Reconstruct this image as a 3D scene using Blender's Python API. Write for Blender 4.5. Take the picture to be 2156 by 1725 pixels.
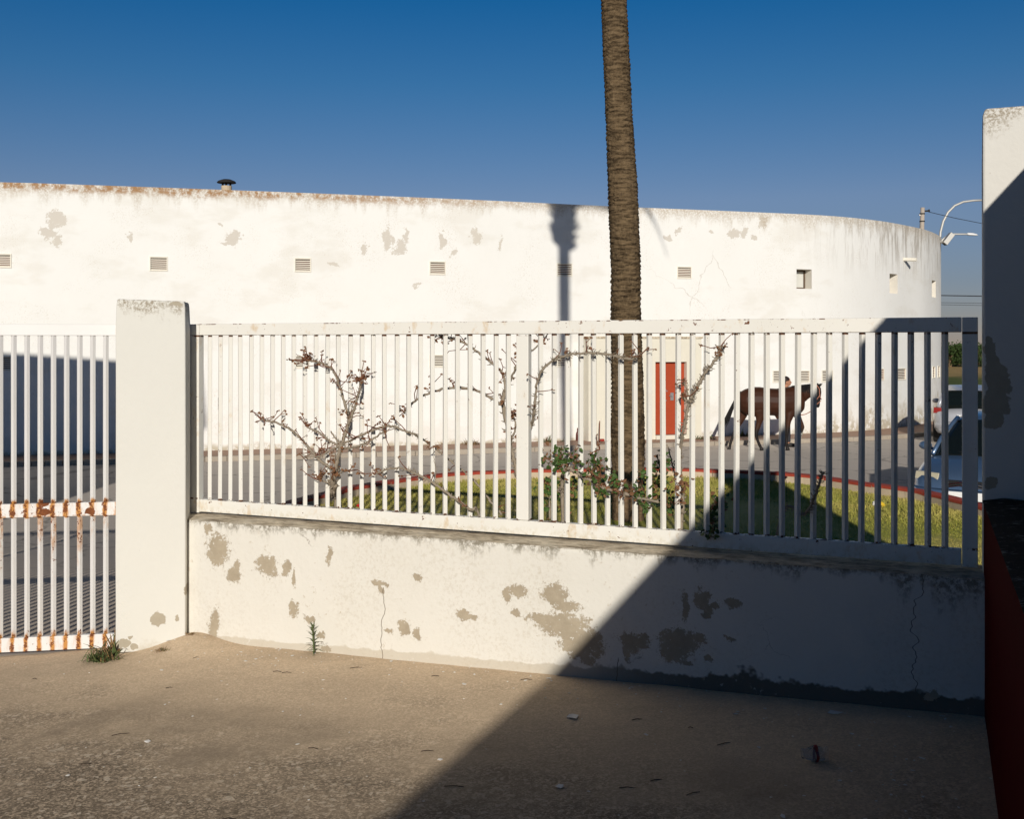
import bpy, bmesh, math, random
import numpy as np
from mathutils import Vector, Matrix, noise as mnoise

for o in list(bpy.data.objects):
    bpy.data.objects.remove(o)
scene = bpy.context.scene
COL = scene.collection
random.seed(7)
R = random.Random(11)

# ------------------------------------------------------------------ camera
EYE = 2.0            # camera height above the pavement in front of the gate
F, CX, HY = 2312.0, 1078.0, 727.0     # survey constants used to lay the place out
cam_data = bpy.data.cameras.new('camera')
cam = bpy.data.objects.new('camera', cam_data)
COL.objects.link(cam)
cam.location = (0, 0, EYE)
cam.rotation_euler = (math.radians(90), 0, 0)
cam_data.sensor_fit = 'HORIZONTAL'
cam_data.sensor_width = 36
cam_data.lens = 36 * F / 2156
cam_data.shift_y = -(862.5 - HY) / 2156
cam_data.clip_end = 3000
cam_data.clip_start = 0.05
scene.camera = cam

# ------------------------------------------------------------------ light
SUN_T = Vector((0.024, 1.0, -0.32)).normalized()      # the way the light travels
elev = math.asin(-SUN_T.z)
world = bpy.data.worlds.new('World')
scene.world = world
world.use_nodes = True
wn = world.node_tree.nodes
wl = world.node_tree.links
wn.clear()
out = wn.new('ShaderNodeOutputWorld')
bg = wn.new('ShaderNodeBackground')
sky = wn.new('ShaderNodeTexSky')
sky.sky_type = 'NISHITA'
sky.sun_disc = False
sky.sun_elevation = elev
# sun_rotation 0 puts the sun at +Y, growing clockwise seen from above
sky.sun_rotation = math.atan2(-SUN_T.x, -SUN_T.y)
sky.altitude = 0
sky.air_density = 1.0
sky.dust_density = 0.0
sky.ozone_density = 3.5
bg.inputs['Strength'].default_value = 0.05
tint = wn.new('ShaderNodeMix')
tint.data_type = 'RGBA'
tint.blend_type = 'MULTIPLY'
tint.inputs[0].default_value = 1.0
# deepen the blue with height, the same all round the sky
tcw = wn.new('ShaderNodeTexCoord')
spw = wn.new('ShaderNodeSeparateXYZ')
wl.new(tcw.outputs['Generated'], spw.inputs[0])
rampw = wn.new('ShaderNodeValToRGB')
while len(rampw.color_ramp.elements) < 6:
    rampw.color_ramp.elements.new(0.5)
for el_, (zp, c_) in zip(rampw.color_ramp.elements, [(0.0, (0.80, 0.74, 0.98)), (0.055, (0.84, 0.80, 1.04)), (0.13, (1.06, 1.03, 1.27)), (0.23, (0.44, 0.97, 1.34)), (0.32, (0.06, 0.84, 1.38)), (0.60, (0.04, 0.36, 0.58))]):
    el_.position = zp
    el_.color = (*c_, 1)
wl.new(spw.outputs[2], rampw.inputs[0])
wl.new(rampw.outputs[0], tint.inputs[7])
wl.new(sky.outputs[0], tint.inputs[6])
wl.new(tint.outputs[2], bg.inputs[0])
wl.new(bg.outputs[0], out.inputs[0])
sd = bpy.data.lights.new('sun', 'SUN')
sd.energy = 5.0
sd.angle = math.radians(0.53)
sd.color = (1.0, 0.935, 0.835)
so = bpy.data.objects.new('sun', sd)
COL.objects.link(so)
so.location = (-0.5, -20, 8)
so.rotation_euler = SUN_T.to_track_quat('-Z', 'Y').to_euler()

scene.view_settings.view_transform = 'Standard'
scene.view_settings.look = 'None'
scene.view_settings.exposure = -0.30
scene.view_settings.gamma = 1.0
scene.view_settings.use_curve_mapping = False


# ------------------------------------------------------------------ helpers
def at(x, y, d):
    return Vector(((x - CX) / F * d, d, EYE + (HY - y) / F * d))


FO = Vector((-2.105, 7.295))          # left end of the railing on plan
FA = Vector((0.9237, -0.3833))        # along the railing
FN = Vector((0.3833, 0.9237))         # through the railing, into the yard


def fence_xy(s, off=0.0):
    p = FO + FA * s + FN * off
    return p.x, p.y


def on_fence(x, y, off=0.0):
    """sight line x,y to a plane parallel to the railing"""
    u = (x - CX) / F
    d = (FO.dot(FN) + off) / (u * FN.x + FN.y)
    return at(x, y, d)


class MB:
    def __init__(s):
        s.v = []
        s.f = []

    def add(s, vs, fs):
        b = len(s.v)
        s.v.extend([tuple(q) for q in vs])
        s.f.extend([tuple(i + b for i in f) for f in fs])
        return s

    def box(s, c, size, rz=0.0, M=None):
        hx, hy, hz = size[0] / 2, size[1] / 2, size[2] / 2
        vs = [Vector((x, y, z)) for z in (-hz, hz) for x, y in ((-hx, -hy), (hx, -hy), (hx, hy), (-hx, hy))]
        m = Matrix.Translation(Vector(c)) @ (M if M is not None else Matrix.Rotation(rz, 4, 'Z'))
        return s.add([m @ q for q in vs], [(3, 2, 1, 0), (4, 5, 6, 7), (0, 1, 5, 4), (1, 2, 6, 5), (2, 3, 7, 6), (3, 0, 4, 7)])

    def prism(s, poly, z0, z1):
        n = len(poly)
        vs = [(p[0], p[1], z0) for p in poly] + [(p[0], p[1], z1) for p in poly]
        fs = [tuple(range(n - 1, -1, -1)), tuple(range(n, 2 * n))]
        fs += [(i, (i + 1) % n, n + (i + 1) % n, n + i) for i in range(n)]
        return s.add(vs, fs)

    def rings(s, rings, cap=True, close=True):
        n = len(rings[0])
        vs = [p for r in rings for p in r]
        fs = []
        for i in range(len(rings) - 1):
            for j in range(n if close else n - 1):
                k = (j + 1) % n
                fs.append((i * n + j, i * n + k, (i + 1) * n + k, (i + 1) * n + j))
        if cap and close:
            fs.append(tuple(range(n - 1, -1, -1)))
            fs.append(tuple((len(rings) - 1) * n + j for j in range(n)))
        return s.add(vs, fs)

    def tube(s, pts, rad, sides=8, cap=True, squash=None):
        pts = [Vector(p) for p in pts]
        if not hasattr(rad, '__len__'):
            rad = [rad] * len(pts)
        T0 = (pts[1] - pts[0]).normalized()
        up = Vector((0, 0, 1)) if abs(T0.z) < 0.9 else Vector((0, 1, 0))
        u = T0.cross(up).normalized()
        rings = []
        for i, p in enumerate(pts):
            T = (pts[min(i + 1, len(pts) - 1)] - pts[max(i - 1, 0)]).normalized()
            u = (u - T * u.dot(T))
            u = u.normalized() if u.length > 1e-6 else T.orthogonal().normalized()
            w = T.cross(u)
            rings.append([p + (u * math.cos(a) + w * math.sin(a)) * rad[i] for a in [2 * math.pi * k / sides for k in range(sides)]])
        return s.rings(rings, cap)

    def ball(s, c, r, n=8, m=6):
        c = Vector(c)
        if not hasattr(r, '__len__'):
            r = (r, r, r)
        rings = []
        for i in range(m + 1):
            th = math.pi * (i + 0.02) / (m + 0.04)
            rings.append([c + Vector((r[0] * math.sin(th) * math.cos(2 * math.pi * j / n), r[1] * math.sin(th) * math.sin(2 * math.pi * j / n), -r[2] * math.cos(th))) for j in range(n)])
        return s.rings(rings)

    def build(s, name, mat, parent=None, smooth=False, bevel=0.0, seg=2, auto=None):
        return link_mesh(name, s.mesh(name, mat, parent.location if parent else None, smooth, bevel, seg), parent)

    def mesh(s, name, mat, origin=None, smooth=False, bevel=0.0, seg=2):
        me = bpy.data.meshes.new(name)
        vs = s.v
        if origin is not None:
            ox, oy, oz = origin
            vs = [(a - ox, b - oy, c - oz) for a, b, c in vs]
        me.from_pydata(vs, [], s.f)
        bm = bmesh.new()
        bm.from_mesh(me)
        bmesh.ops.recalc_face_normals(bm, faces=bm.faces)
        if bevel:
            bmesh.ops.bevel(bm, geom=[e for e in bm.edges if e.is_manifold and e.calc_face_angle(0) > 0.5], offset=bevel, segments=seg, affect='EDGES', profile=0.5)
        bm.to_mesh(me)
        bm.free()
        if smooth:
            me.polygons.foreach_set('use_smooth', [True] * len(me.polygons))
        if mat is not None:
            me.materials.append(mat)
        return me


def link_mesh(name, me, parent=None, loc=None):
    o = bpy.data.objects.new(name, me)
    COL.objects.link(o)
    if parent is not None:
        o.parent = parent
    if loc is not None:
        o.location = loc
    return o


def tag(o, label, cat, group=None):
    o['label'] = label
    o['category'] = cat
    if group:
        o['group'] = group
    return o


def structure(o, kind='structure', label=None):
    o['kind'] = kind
    if label:
        o['label'] = label
    return o


def thing(name, label, cat, loc=(0, 0, 0), group=None):
    o = bpy.data.objects.new(name, None)
    o.empty_display_size = 0.2
    COL.objects.link(o)
    o.location = loc
    return tag(o, label, cat, group)


def sub_mesh(mb, name, mat, parent_part, origin):
    """a sub-part: verts given in world space, origin = the thing's location"""
    me = mb.mesh(name, mat, origin)
    o = bpy.data.objects.new(name, me)
    COL.objects.link(o)
    o.parent = parent_part
    return o


def np_mesh(name, verts, faces, mat, parent=None, smooth=False):
    me = bpy.data.meshes.new(name)
    verts = np.asarray(verts, dtype=np.float32)
    faces = np.asarray(faces, dtype=np.int32)
    k = faces.shape[1]
    me.vertices.add(len(verts))
    me.vertices.foreach_set('co', verts.ravel())
    me.loops.add(faces.size)
    me.loops.foreach_set('vertex_index', faces.ravel())
    me.polygons.add(len(faces))
    me.polygons.foreach_set('loop_start', np.arange(0, faces.size, k, dtype=np.int32))
    me.polygons.foreach_set('loop_total', np.full(len(faces), k, dtype=np.int32))
    if smooth:
        me.polygons.foreach_set('use_smooth', np.ones(len(faces), dtype=bool))
    me.update(calc_edges=True)
    me.validate()
    me.materials.append(mat)
    return link_mesh(name, me, parent)


def remeshed(mb, voxel, smooth_it=4, extra_smooth=0.5):
    """fuse overlapping closed shells into one continuous skin"""
    me = mb.mesh('tmp', None)
    o = bpy.data.objects.new('tmp', me)
    COL.objects.link(o)
    m = o.modifiers.new('r', 'REMESH')
    m.mode = 'VOXEL'
    m.voxel_size = voxel
    m.use_smooth_shade = True
    sm = o.modifiers.new('s', 'SMOOTH')
    sm.iterations = smooth_it
    sm.factor = extra_smooth
    dg = bpy.context.evaluated_depsgraph_get()
    new = bpy.data.meshes.new_from_object(o.evaluated_get(dg), depsgraph=dg)
    bpy.data.objects.remove(o)
    bpy.data.meshes.remove(me)
    return new


# ------------------------------------------------------------------ materials
class Mat:
    def __init__(s, name, rough=0.8, spec=0.3, metal=0.0):
        s.m = bpy.data.materials.new(name)
        s.m.use_nodes = True
        s.nt = s.m.node_tree
        s.b = s.nt.nodes['Principled BSDF']
        s.b.inputs['Roughness'].default_value = rough
        s.b.inputs['Specular IOR Level'].default_value = spec
        s.b.inputs['Metallic'].default_value = metal
        s.geo = s.nt.nodes.new('ShaderNodeNewGeometry')
        s.p = s.geo.outputs['Position']

    def n(s, t, **kw):
        x = s.nt.nodes.new(t)
        for k, v in kw.items():
            setattr(x, k, v)
        return x

    def put(s, sock, v):
        if isinstance(v, bpy.types.NodeSocket):
            s.nt.links.new(v, sock)
        elif isinstance(v, (tuple, list)) and len(v) == 3 and sock.type == 'RGBA':
            sock.default_value = (*v, 1)
        else:
            sock.default_value = v

    def math(s, op, a, b=0.0, clamp=False):
        x = s.n('ShaderNodeMath', operation=op, use_clamp=clamp)
        s.put(x.inputs[0], a)
        s.put(x.inputs[1], b)
        return x.outputs[0]

    def vmath(s, op, a, b=(0, 0, 0)):
        x = s.n('ShaderNodeVectorMath', operation=op)
        s.put(x.inputs[0], a)
        if op != 'LENGTH':
            s.put(x.inputs[1], b)
        return x.outputs['Value'] if op in ('LENGTH', 'DOT_PRODUCT') else x.outputs[0]

    def sep(s, v=None):
        x = s.n('ShaderNodeSeparateXYZ')
        s.put(x.inputs[0], v if v is not None else s.p)
        return x.outputs

    def comb(s, a, b, c):
        x = s.n('ShaderNodeCombineXYZ')
        for i, q in enumerate((a, b, c)):
            s.put(x.inputs[i], q)
        return x.outputs[0]

    def noise(s, scale, detail=4, rough=0.55, vec=None, stretch=None, col=False, dist=0.0):
        x = s.n('ShaderNodeTexNoise')
        v = vec if vec is not None else s.p
        if stretch:
            v = s.vmath('MULTIPLY', v, stretch)
        s.put(x.inputs['Vector'], v)
        x.inputs['Scale'].default_value = scale
        x.inputs['Detail'].default_value = min(detail, 4)
        x.inputs['Roughness'].default_value = rough
        x.inputs['Distortion'].default_value = dist
        return x.outputs[1 if col else 0]

    def voro(s, scale, feature='F1', vec=None, out=0):
        x = s.n('ShaderNodeTexVoronoi', feature=feature)
        s.put(x.inputs['Vector'], vec if vec is not None else s.p)
        x.inputs['Scale'].default_value = scale
        return x.outputs[out]

    def step(s, v, a, b):
        """smooth step, 0 below a, 1 above b (or falling when a > b)"""
        x = s.n('ShaderNodeMapRange', interpolation_type='SMOOTHSTEP')
        s.put(x.inputs[0], v)
        lo, hi = (a, b) if a < b else (b, a)
        x.inputs[1].default_value = lo
        x.inputs[2].default_value = hi
        x.inputs[3].default_value = 0.0 if a < b else 1.0
        x.inputs[4].default_value = 1.0 if a < b else 0.0
        return x.outputs[0]

    def mix(s, fac, a, b):
        x = s.n('ShaderNodeMix', data_type='RGBA')
        s.put(x.inputs[0], fac)
        s.put(x.inputs[6], a)
        s.put(x.inputs[7], b)
        return x.outputs[2]

    def mul(s, *a):
        r = a[0]
        for q in a[1:]:
            r = s.math('MULTIPLY', r, q)
        return r

    def mx(s, *a):
        r = a[0]
        for q in a[1:]:
            r = s.math('MAXIMUM', r, q)
        return r

    def patches(s, vec, lst, jitter=1.0):
        """least scaled distance to a list of soft blots (cx, cz, rx, rz)"""
        r = None
        for cx, cz, rx, rz in lst:
            d = s.vmath('SUBTRACT', vec, (cx, 0, cz))
            d = s.vmath('MULTIPLY', d, (1 / rx, 0, 1 / rz))
            d = s.vmath('LENGTH', d)
            r = d if r is None else s.math('MINIMUM', r, d)
        return r

    def bump(s, h, strength=0.3, dist=0.01):
        x = s.n('ShaderNodeBump')
        x.inputs['Strength'].default_value = strength
        x.inputs['Distance'].default_value = dist
        s.put(x.inputs['Height'], h)
        s.nt.links.new(x.outputs[0], s.b.inputs['Normal'])

    def color(s, c):
        s.put(s.b.inputs['Base Color'], c)
        return s

    def rough(s, v):
        s.put(s.b.inputs['Roughness'], v)
        return s


def simple(name, col, rough=0.7, var=0.15, scale=12, spec=0.3, metal=0.0, bump=0.0):
    m = Mat(name, rough, spec, metal)
    n = m.noise(scale, 4)
    dark = tuple(c * (1 - var) for c in col)
    lite = tuple(min(1, c * (1 + var)) for c in col)
    m.color(m.mix(n, dark, lite))
    if bump:
        m.bump(m.noise(scale * 6, 5), 0.5, bump)
    return m.m


# ---- the round building's front on plan (x, y), left to right
WALL = [(-22.0, 22.6), (-18.0, 22.9), (-14.5, 23.3), (-11.1, 23.9), (-10.03, 24.13), (-6.98, 24.95), (-3.9, 25.85), (-0.9, 26.8), (2.46, 28.0), (6.07, 29.15),
        (8.59, 30.05), (10.45, 31.3), (12.0, 32.9), (12.95, 34.1), (13.99, 35.9), (14.75, 38.0), (15.0, 40.5), (14.6, 43.5), (13.4, 46.5)]


def catmull(pts, n=12):
    out = []
    P_ = [Vector(p) for p in pts]
    for i in range(len(P_) - 1):
        a, b, c, d = P_[max(i - 1, 0)], P_[i], P_[i + 1], P_[min(i + 2, len(P_) - 1)]
        for k in range(n):
            t = k / n
            out.append(0.5 * ((2 * b) + (c - a) * t + (2 * a - 5 * b + 4 * c - d) * t * t + (3 * b - a - 3 * c + d) * t ** 3))
    out.append(P_[-1])
    return out


WC = catmull(WALL, 14)
WS = [0.0]
for i in range(1, len(WC)):
    WS.append(WS[-1] + (WC[i] - WC[i - 1]).length)


def wall_at(s):
    for i in range(1, len(WS)):
        if WS[i] >= s or i == len(WS) - 1:
            t = (s - WS[i - 1]) / (WS[i] - WS[i - 1])
            p = WC[i - 1].lerp(WC[i], t)
            tg = (WC[i] - WC[i - 1]).normalized()
            return p, tg, Vector((tg.y, -tg.x))      # point, tangent, outward normal


def wall_hit(x):
    """where the sight line x meets the building front"""
    u = (x - CX) / F
    for i in range(1, len(WC)):
        a = WC[i - 1].x - u * WC[i - 1].y
        b = WC[i].x - u * WC[i].y
        if a <= 0 <= b:
            t = a / (a - b)
            return WS[i - 1] + t * (WS[i] - WS[i - 1])
    return WS[-1]


def wall_z(x, y):
    p, _, _ = wall_at(wall_hit(x))
    return EYE + (HY - y) / F * p.y


# ------------------------------------------------------------------ materials
def make_building_plaster():
    m = Mat('building_plaster', 0.9, 0.2)
    X, Y, Z = m.sep()
    wob = m.noise(2.2, 5, 0.6, col=True)
    wv = m.vmath('ADD', m.p, m.vmath('MULTIPLY', m.vmath('SUBTRACT', wob, (0.5, 0.5, 0.5)), (0.55, 0.0, 0.55)))
    fine = m.noise(38, 5, 0.7)
    big = m.noise(0.7, 4, 0.6)
    col = m.mix(big, (0.76, 0.755, 0.72), (0.82, 0.815, 0.79))
    # weathered blots where the whitewash has gone
    lst = []
    for x, y, w, h in [(118, 462, 20, 16), (100, 490, 14, 14), (118, 510, 6, 16), (492, 500, 16, 12), (478, 508, 12, 6), (768, 522, 6, 12), (815, 505, 10, 26), (840, 520, 9, 16),
                       (852, 495, 5, 16), (930, 505, 5, 14), (957, 535, 5, 9), (1003, 500, 10, 16), (1055, 512, 5, 14), (1545, 494, 14, 9), (1500, 490, 9, 4), (1430, 488, 6, 4),
                       (1565, 488, 9, 14), (1605, 470, 8, 12), (1590, 505, 6, 5), (1405, 499, 12, 4), (270, 500, 5, 8), (470, 470, 5, 4), (700, 555, 10, 5), (880, 600, 9, 4)]:
        s = wall_hit(x)
        p, _, _ = wall_at(s)
        q = p.y / F
        lst.append((p.x, EYE + (HY - y) * q, w * q * 1.15, h * q * 1.1))
    d = m.patches(wv, lst)
    d = m.math('ADD', d, m.math('MULTIPLY', m.math('SUBTRACT', m.noise(13, 6, 0.8), 0.5), 2.6))
    col = m.mix(m.mul(m.step(d, 1.0, 0.80), 0.62), col, (0.48, 0.42, 0.34))
    # faint grime freckles
    fr = m.mul(m.step(fine, 0.52, 0.70), m.step(m.noise(1.1, 4, 0.6, stretch=(1, 1, 0.8)), 0.44, 0.66))
    col = m.mix(m.mul(fr, 0.60), col, (0.50, 0.43, 0.33))
    col = m.mix(m.mul(m.step(m.noise(0.5, 4, 0.65, stretch=(1, 1, 2.2)), 0.50, 0.66), 0.30), col, (0.62, 0.58, 0.50))
    # stains that run down from the parapet
    drop = m.math('SUBTRACT', 5.55, Z)
    streak = m.noise(1.0, 6, 0.7, stretch=(3.2, 3.2, 0.35))
    reach = m.math('ADD', 0.05, m.mul(m.math('POWER', streak, 2.5), 1.9))
    st = m.step(m.math('DIVIDE', drop, reach), 1.0, 0.1)
    st = m.mul(st, m.step(m.noise(22, 5, 0.75), 0.30, 0.62))
    col = m.mix(m.mul(st, 0.7), col, (0.40, 0.32, 0.22))
    rightside = m.step(X, 7.0, 11.5)
    rs = m.mul(rightside, m.step(drop, 1.9, 0.2), m.step(m.noise(1.0, 7, 0.75, stretch=(5, 5, 0.7)), 0.44, 0.62))
    col = m.mix(m.mul(rs, 0.75), col, (0.34, 0.30, 0.25))
    # orange lichen along the edge, thinning to the right
    lich = m.math('DIVIDE', drop, m.math('ADD', 0.03, m.mul(m.noise(1.4, 6, 0.75, stretch=(1, 1, 0.2)), 0.42)))
    lich = m.mul(m.step(lich, 1.0, 0.35), m.step(X, 3.0, -6.0), m.step(m.noise(6, 5, 0.75), 0.40, 0.60))
    col = m.mix(m.mul(lich, 0.88), col, (0.31, 0.155, 0.05))
    # hairline cracks
    cv = m.voro(0.62, 'DISTANCE_TO_EDGE', vec=wv)
    cr = m.mul(m.step(cv, 0.009, 0.003), m.step(m.noise(0.45, 2), 0.52, 0.60), m.step(Z, 2.4, 3.2), m.step(X, 3.2, 4.4), m.step(X, 9.5, 8.0))
    col = m.mix(m.mul(cr, 0.45), col, (0.42, 0.36, 0.29))
    # damp and flaking at the foot, strongest beside the parked cars
    foot = m.math('ADD', Z, 0.42)
    ft = m.math('DIVIDE', foot, m.math('ADD', 0.05, m.mul(m.math('POWER', m.noise(0.9, 6, 0.7, stretch=(1, 1, 0.4)), 3.0), m.math('ADD', 0.9, m.mul(m.step(X, 8.0, 10.5), 6.5)))))
    ft = m.mul(m.step(ft, 1.0, 0.3), m.step(m.noise(5, 6, 0.75), 0.38, 0.54))
    col = m.mix(m.mul(ft, 0.8), col, (0.42, 0.36, 0.25))
    m.color(col)
    m.bump(m.noise(9, 3), 0.4, 0.012)
    return m.m


def make_wall_plaster():
    m = Mat('flaking_wall_plaster', 0.9, 0.2)
    X, Y, Z = m.sep()
    A = m.math('ADD', m.mul(X, FA.x), m.mul(Y, FA.y))
    base = m.comb(A, 0.0, Z)
    w1 = m.vmath('MULTIPLY', m.vmath('SUBTRACT', m.noise(9, 6, 0.65, col=True), (0.5, 0.5, 0.5)), (0.11, 0.0, 0.11))
    vec = m.vmath('ADD', base, w1)
    fine = m.noise(90, 4, 0.7)
    col = m.mix(m.noise(1.6, 4), (0.665, 0.64, 0.575), (0.715, 0.695, 0.64))
    lst = []
    for x, y, w, h in [(459, 1157, 20, 24), (439, 1114, 6, 8), (491, 1212, 13, 13), (451, 1321, 10, 24), (563, 1192, 19, 16), (604, 1199, 6, 12), (620, 1215, 3, 13),
                       (695, 1172, 5, 12), (799, 1229, 13, 5), (801, 1240, 3, 10), (879, 1217, 9, 6), (619, 1284, 7, 14), (651, 1302, 8, 6), (673, 1342, 6, 6), (687, 1368, 8, 4),
                       (851, 1322, 9, 10), (820, 1330, 8, 4), (876, 1334, 6, 8), (978, 1296, 11, 10), (992, 1301, 9, 4), (1090, 1248, 16, 10), (1067, 1254, 7, 12), (1166, 1250, 20, 16),
                       (1192, 1276, 22, 11), (1150, 1306, 28, 9), (1188, 1318, 40, 20), (1222, 1358, 34, 24), (1238, 1393, 12, 10), (1085, 1287, 6, 6), (1336, 1350, 20, 15),
                       (1322, 1376, 6, 16), (1355, 1366, 8, 4), (1432, 1352, 28, 20), (1420, 1372, 22, 18), (1466, 1347, 18, 7), (1445, 1280, 6, 20), (1480, 1262, 10, 15), (1486, 1286, 8, 12),
                       (1502, 1276, 10, 6), (1545, 1272, 14, 8), (1490, 1388, 7, 5), (1538, 1345, 7, 4), (1445, 1397, 12, 3), (500, 1195, 5, 10), (470, 1180, 5, 6), (1962, 1466, 9, 7)]:
        q = on_fence(x, y, -0.17)
        k = q.y / F
        lst.append((q.x * FA.x + q.y * FA.y, q.z, w * k * 1.42, h * k * 1.35))
    d = m.patches(vec, lst)
    rag = m.noise(34, 4, 0.85)
    d = m.math('ADD', d, m.mul(m.math('SUBTRACT', rag, 0.5), 2.4))
    peel = m.mul(m.step(d, 1.0, 0.97), m.math('SUBTRACT', 1.0, m.mul(m.step(m.noise(46, 3, 0.6), 0.64, 0.66), m.step(d, 0.35, 0.7))))
    lip_shade = m.mul(m.step(d, 1.12, 1.02), m.step(d, 0.93, 0.99))  # thin edge shadow of the lifted paint, drawn into the colour
    bare = m.mix(m.noise(9, 4, 0.75), (0.27, 0.225, 0.16), (0.50, 0.43, 0.325))
    # pin-prick flaking round the bare places
    halo = m.mul(m.step(d, 2.3, 1.0), m.step(m.noise(55, 4, 0.75), 0.60, 0.64))
    # scuffs spread over the lower part
    sc = m.mul(m.step(m.noise(26, 6, 0.75), 0.60, 0.66), m.step(m.noise(2.1, 3), 0.52, 0.68))
    # grime
    gr = m.mul(m.step(m.noise(48, 3, 0.75), 0.46, 0.66), m.step(m.noise(1.3, 4, 0.6, stretch=(1.5, 1.5, 0.7)), 0.42, 0.66))
    col = m.mix(m.mul(gr, 0.26), col, (0.42, 0.355, 0.25))
    # run-off under the coping
    top = m.math('SUBTRACT', 0.885, Z)
    ro = m.math('DIVIDE', top, m.math('ADD', 0.012, m.mul(m.math('POWER', m.noise(1.0, 6, 0.7, stretch=(7, 7, 1.0)), 3.2), m.math('ADD', 0.5, m.mul(m.step(A, -0.6, 0.6), 1.5)))))
    ro = m.mul(m.step(ro, 1.0, 0.2), m.step(m.noise(40, 5, 0.75), 0.36, 0.6))
    col = m.mix(m.mul(ro, 0.85), col, (0.17, 0.145, 0.10))
    # soil and moss line at the foot
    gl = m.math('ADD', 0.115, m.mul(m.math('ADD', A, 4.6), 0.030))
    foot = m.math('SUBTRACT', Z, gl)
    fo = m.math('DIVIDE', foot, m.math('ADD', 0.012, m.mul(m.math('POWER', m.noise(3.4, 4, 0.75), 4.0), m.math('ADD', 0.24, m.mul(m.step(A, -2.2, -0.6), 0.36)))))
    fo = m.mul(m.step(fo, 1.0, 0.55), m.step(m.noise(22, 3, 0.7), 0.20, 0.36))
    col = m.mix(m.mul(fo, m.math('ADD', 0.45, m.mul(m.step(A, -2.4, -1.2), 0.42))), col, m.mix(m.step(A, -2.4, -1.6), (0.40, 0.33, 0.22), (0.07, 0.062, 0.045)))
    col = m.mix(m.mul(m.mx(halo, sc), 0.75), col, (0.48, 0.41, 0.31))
    col = m.mix(peel, col, bare)
    col = m.mix(m.mul(lip_shade, m.noise(11, 2), 0.75), col, (0.22, 0.17, 0.11))
    # cracks: long wandering lines
    def crack(ax, z0, z1, amp, k, wd=0.0035):
        wander = m.mul(m.math('SUBTRACT', m.noise(k, 5, 0.65, vec=m.comb(ax * 3.1, 7.7, Z)), 0.5), amp)
        dd = m.math('ABSOLUTE', m.math('SUBTRACT', m.math('SUBTRACT', A, ax), wander))
        return m.mul(m.step(dd, wd, wd * 0.4), m.step(Z, z0, z0 + 0.02), m.step(Z, z1, z1 - 0.02))
    def ax_of(x, y):
        q = on_fence(x, y, -0.17)
        return q.x * FA.x + q.y * FA.y
    c = m.mx(crack(ax_of(806, 1300), 0.0, 0.56, 0.16, 3.0), crack(ax_of(1948, 1350), 0.1, 0.9, 0.5, 2.4), crack(ax_of(1300, 1400), 0.1, 0.30, 0.08, 4))
    cv = m.voro(3.2, 'DISTANCE_TO_EDGE', vec=m.vmath('ADD', base, m.vmath('MULTIPLY', w1, (1.4, 0, 1.4))))
    c2 = m.mul(m.step(cv, 0.008, 0.003), m.step(m.noise(1.2, 2), 0.63, 0.68))
    col = m.mix(m.mul(m.mx(c, m.mul(c2, 0.7)), 0.85), col, (0.16, 0.125, 0.09))
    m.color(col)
    m.bump(m.noise(26, 3), 0.45, 0.006)
    return m.m


def make_pillar_plaster(name, ux, uy, blots, ztop, base=(0.67, 0.66, 0.61)):
    m = Mat(name, 0.9, 0.2)
    X, Y, Z = m.sep()
    A = m.math('ADD', m.mul(X, ux), m.mul(Y, uy))
    b = m.comb(A, 0.0, Z)
    w1 = m.vmath('MULTIPLY', m.vmath('SUBTRACT', m.noise(10, 6, 0.65, col=True), (0.5, 0.5, 0.5)), (0.08, 0.0, 0.08))
    vec = m.vmath('ADD', b, w1)
    fine = m.noise(90, 4, 0.7)
    col = m.mix(m.noise(2.0, 4), tuple(c * 0.96 for c in base), tuple(min(1, c * 1.03) for c in base))
    d = m.patches(vec, blots)
    d = m.math('ADD', d, m.mul(m.math('SUBTRACT', m.noise(30, 6, 0.7), 0.5), 0.6))
    peel = m.step(d, 1.02, 0.95)
    top = m.math('SUBTRACT', ztop, Z)
    st = m.math('DIVIDE', top, m.math('ADD', 0.012, m.mul(m.math('POWER', m.noise(5, 6, 0.7, stretch=(1, 1, 0.6)), 3.0), 0.9)))
    st = m.mul(m.step(st, 1.0, 0.15), m.step(m.noise(60, 5, 0.75), 0.42, 0.6))
    col = m.mix(m.mul(st, 0.8), col, (0.24, 0.19, 0.12))
    sp = m.mul(m.step(m.noise(75, 3, 0.7), 0.70, 0.73), m.step(m.noise(2, 2), 0.45, 0.7))
    col = m.mix(m.mul(sp, 0.6), col, (0.28, 0.20, 0.12))
    fo = m.math('DIVIDE', m.math('ADD', Z, 0.02), m.math('ADD', 0.02, m.mul(m.math('POWER', m.noise(3, 6, 0.75), 2.5), 0.6)))
    fo = m.mul(m.step(fo, 1.0, 0.3), m.step(m.noise(30, 3, 0.7), 0.32, 0.5))
    col = m.mix(m.mul(fo, 0.5), col, (0.40, 0.34, 0.24))
    col = m.mix(peel, col, m.mix(m.noise(14, 5, 0.7), (0.33, 0.29, 0.22), (0.46, 0.41, 0.32)))
    m.color(col)
    m.bump(m.noise(22, 3), 0.45, 0.006)
    return m.m


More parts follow.
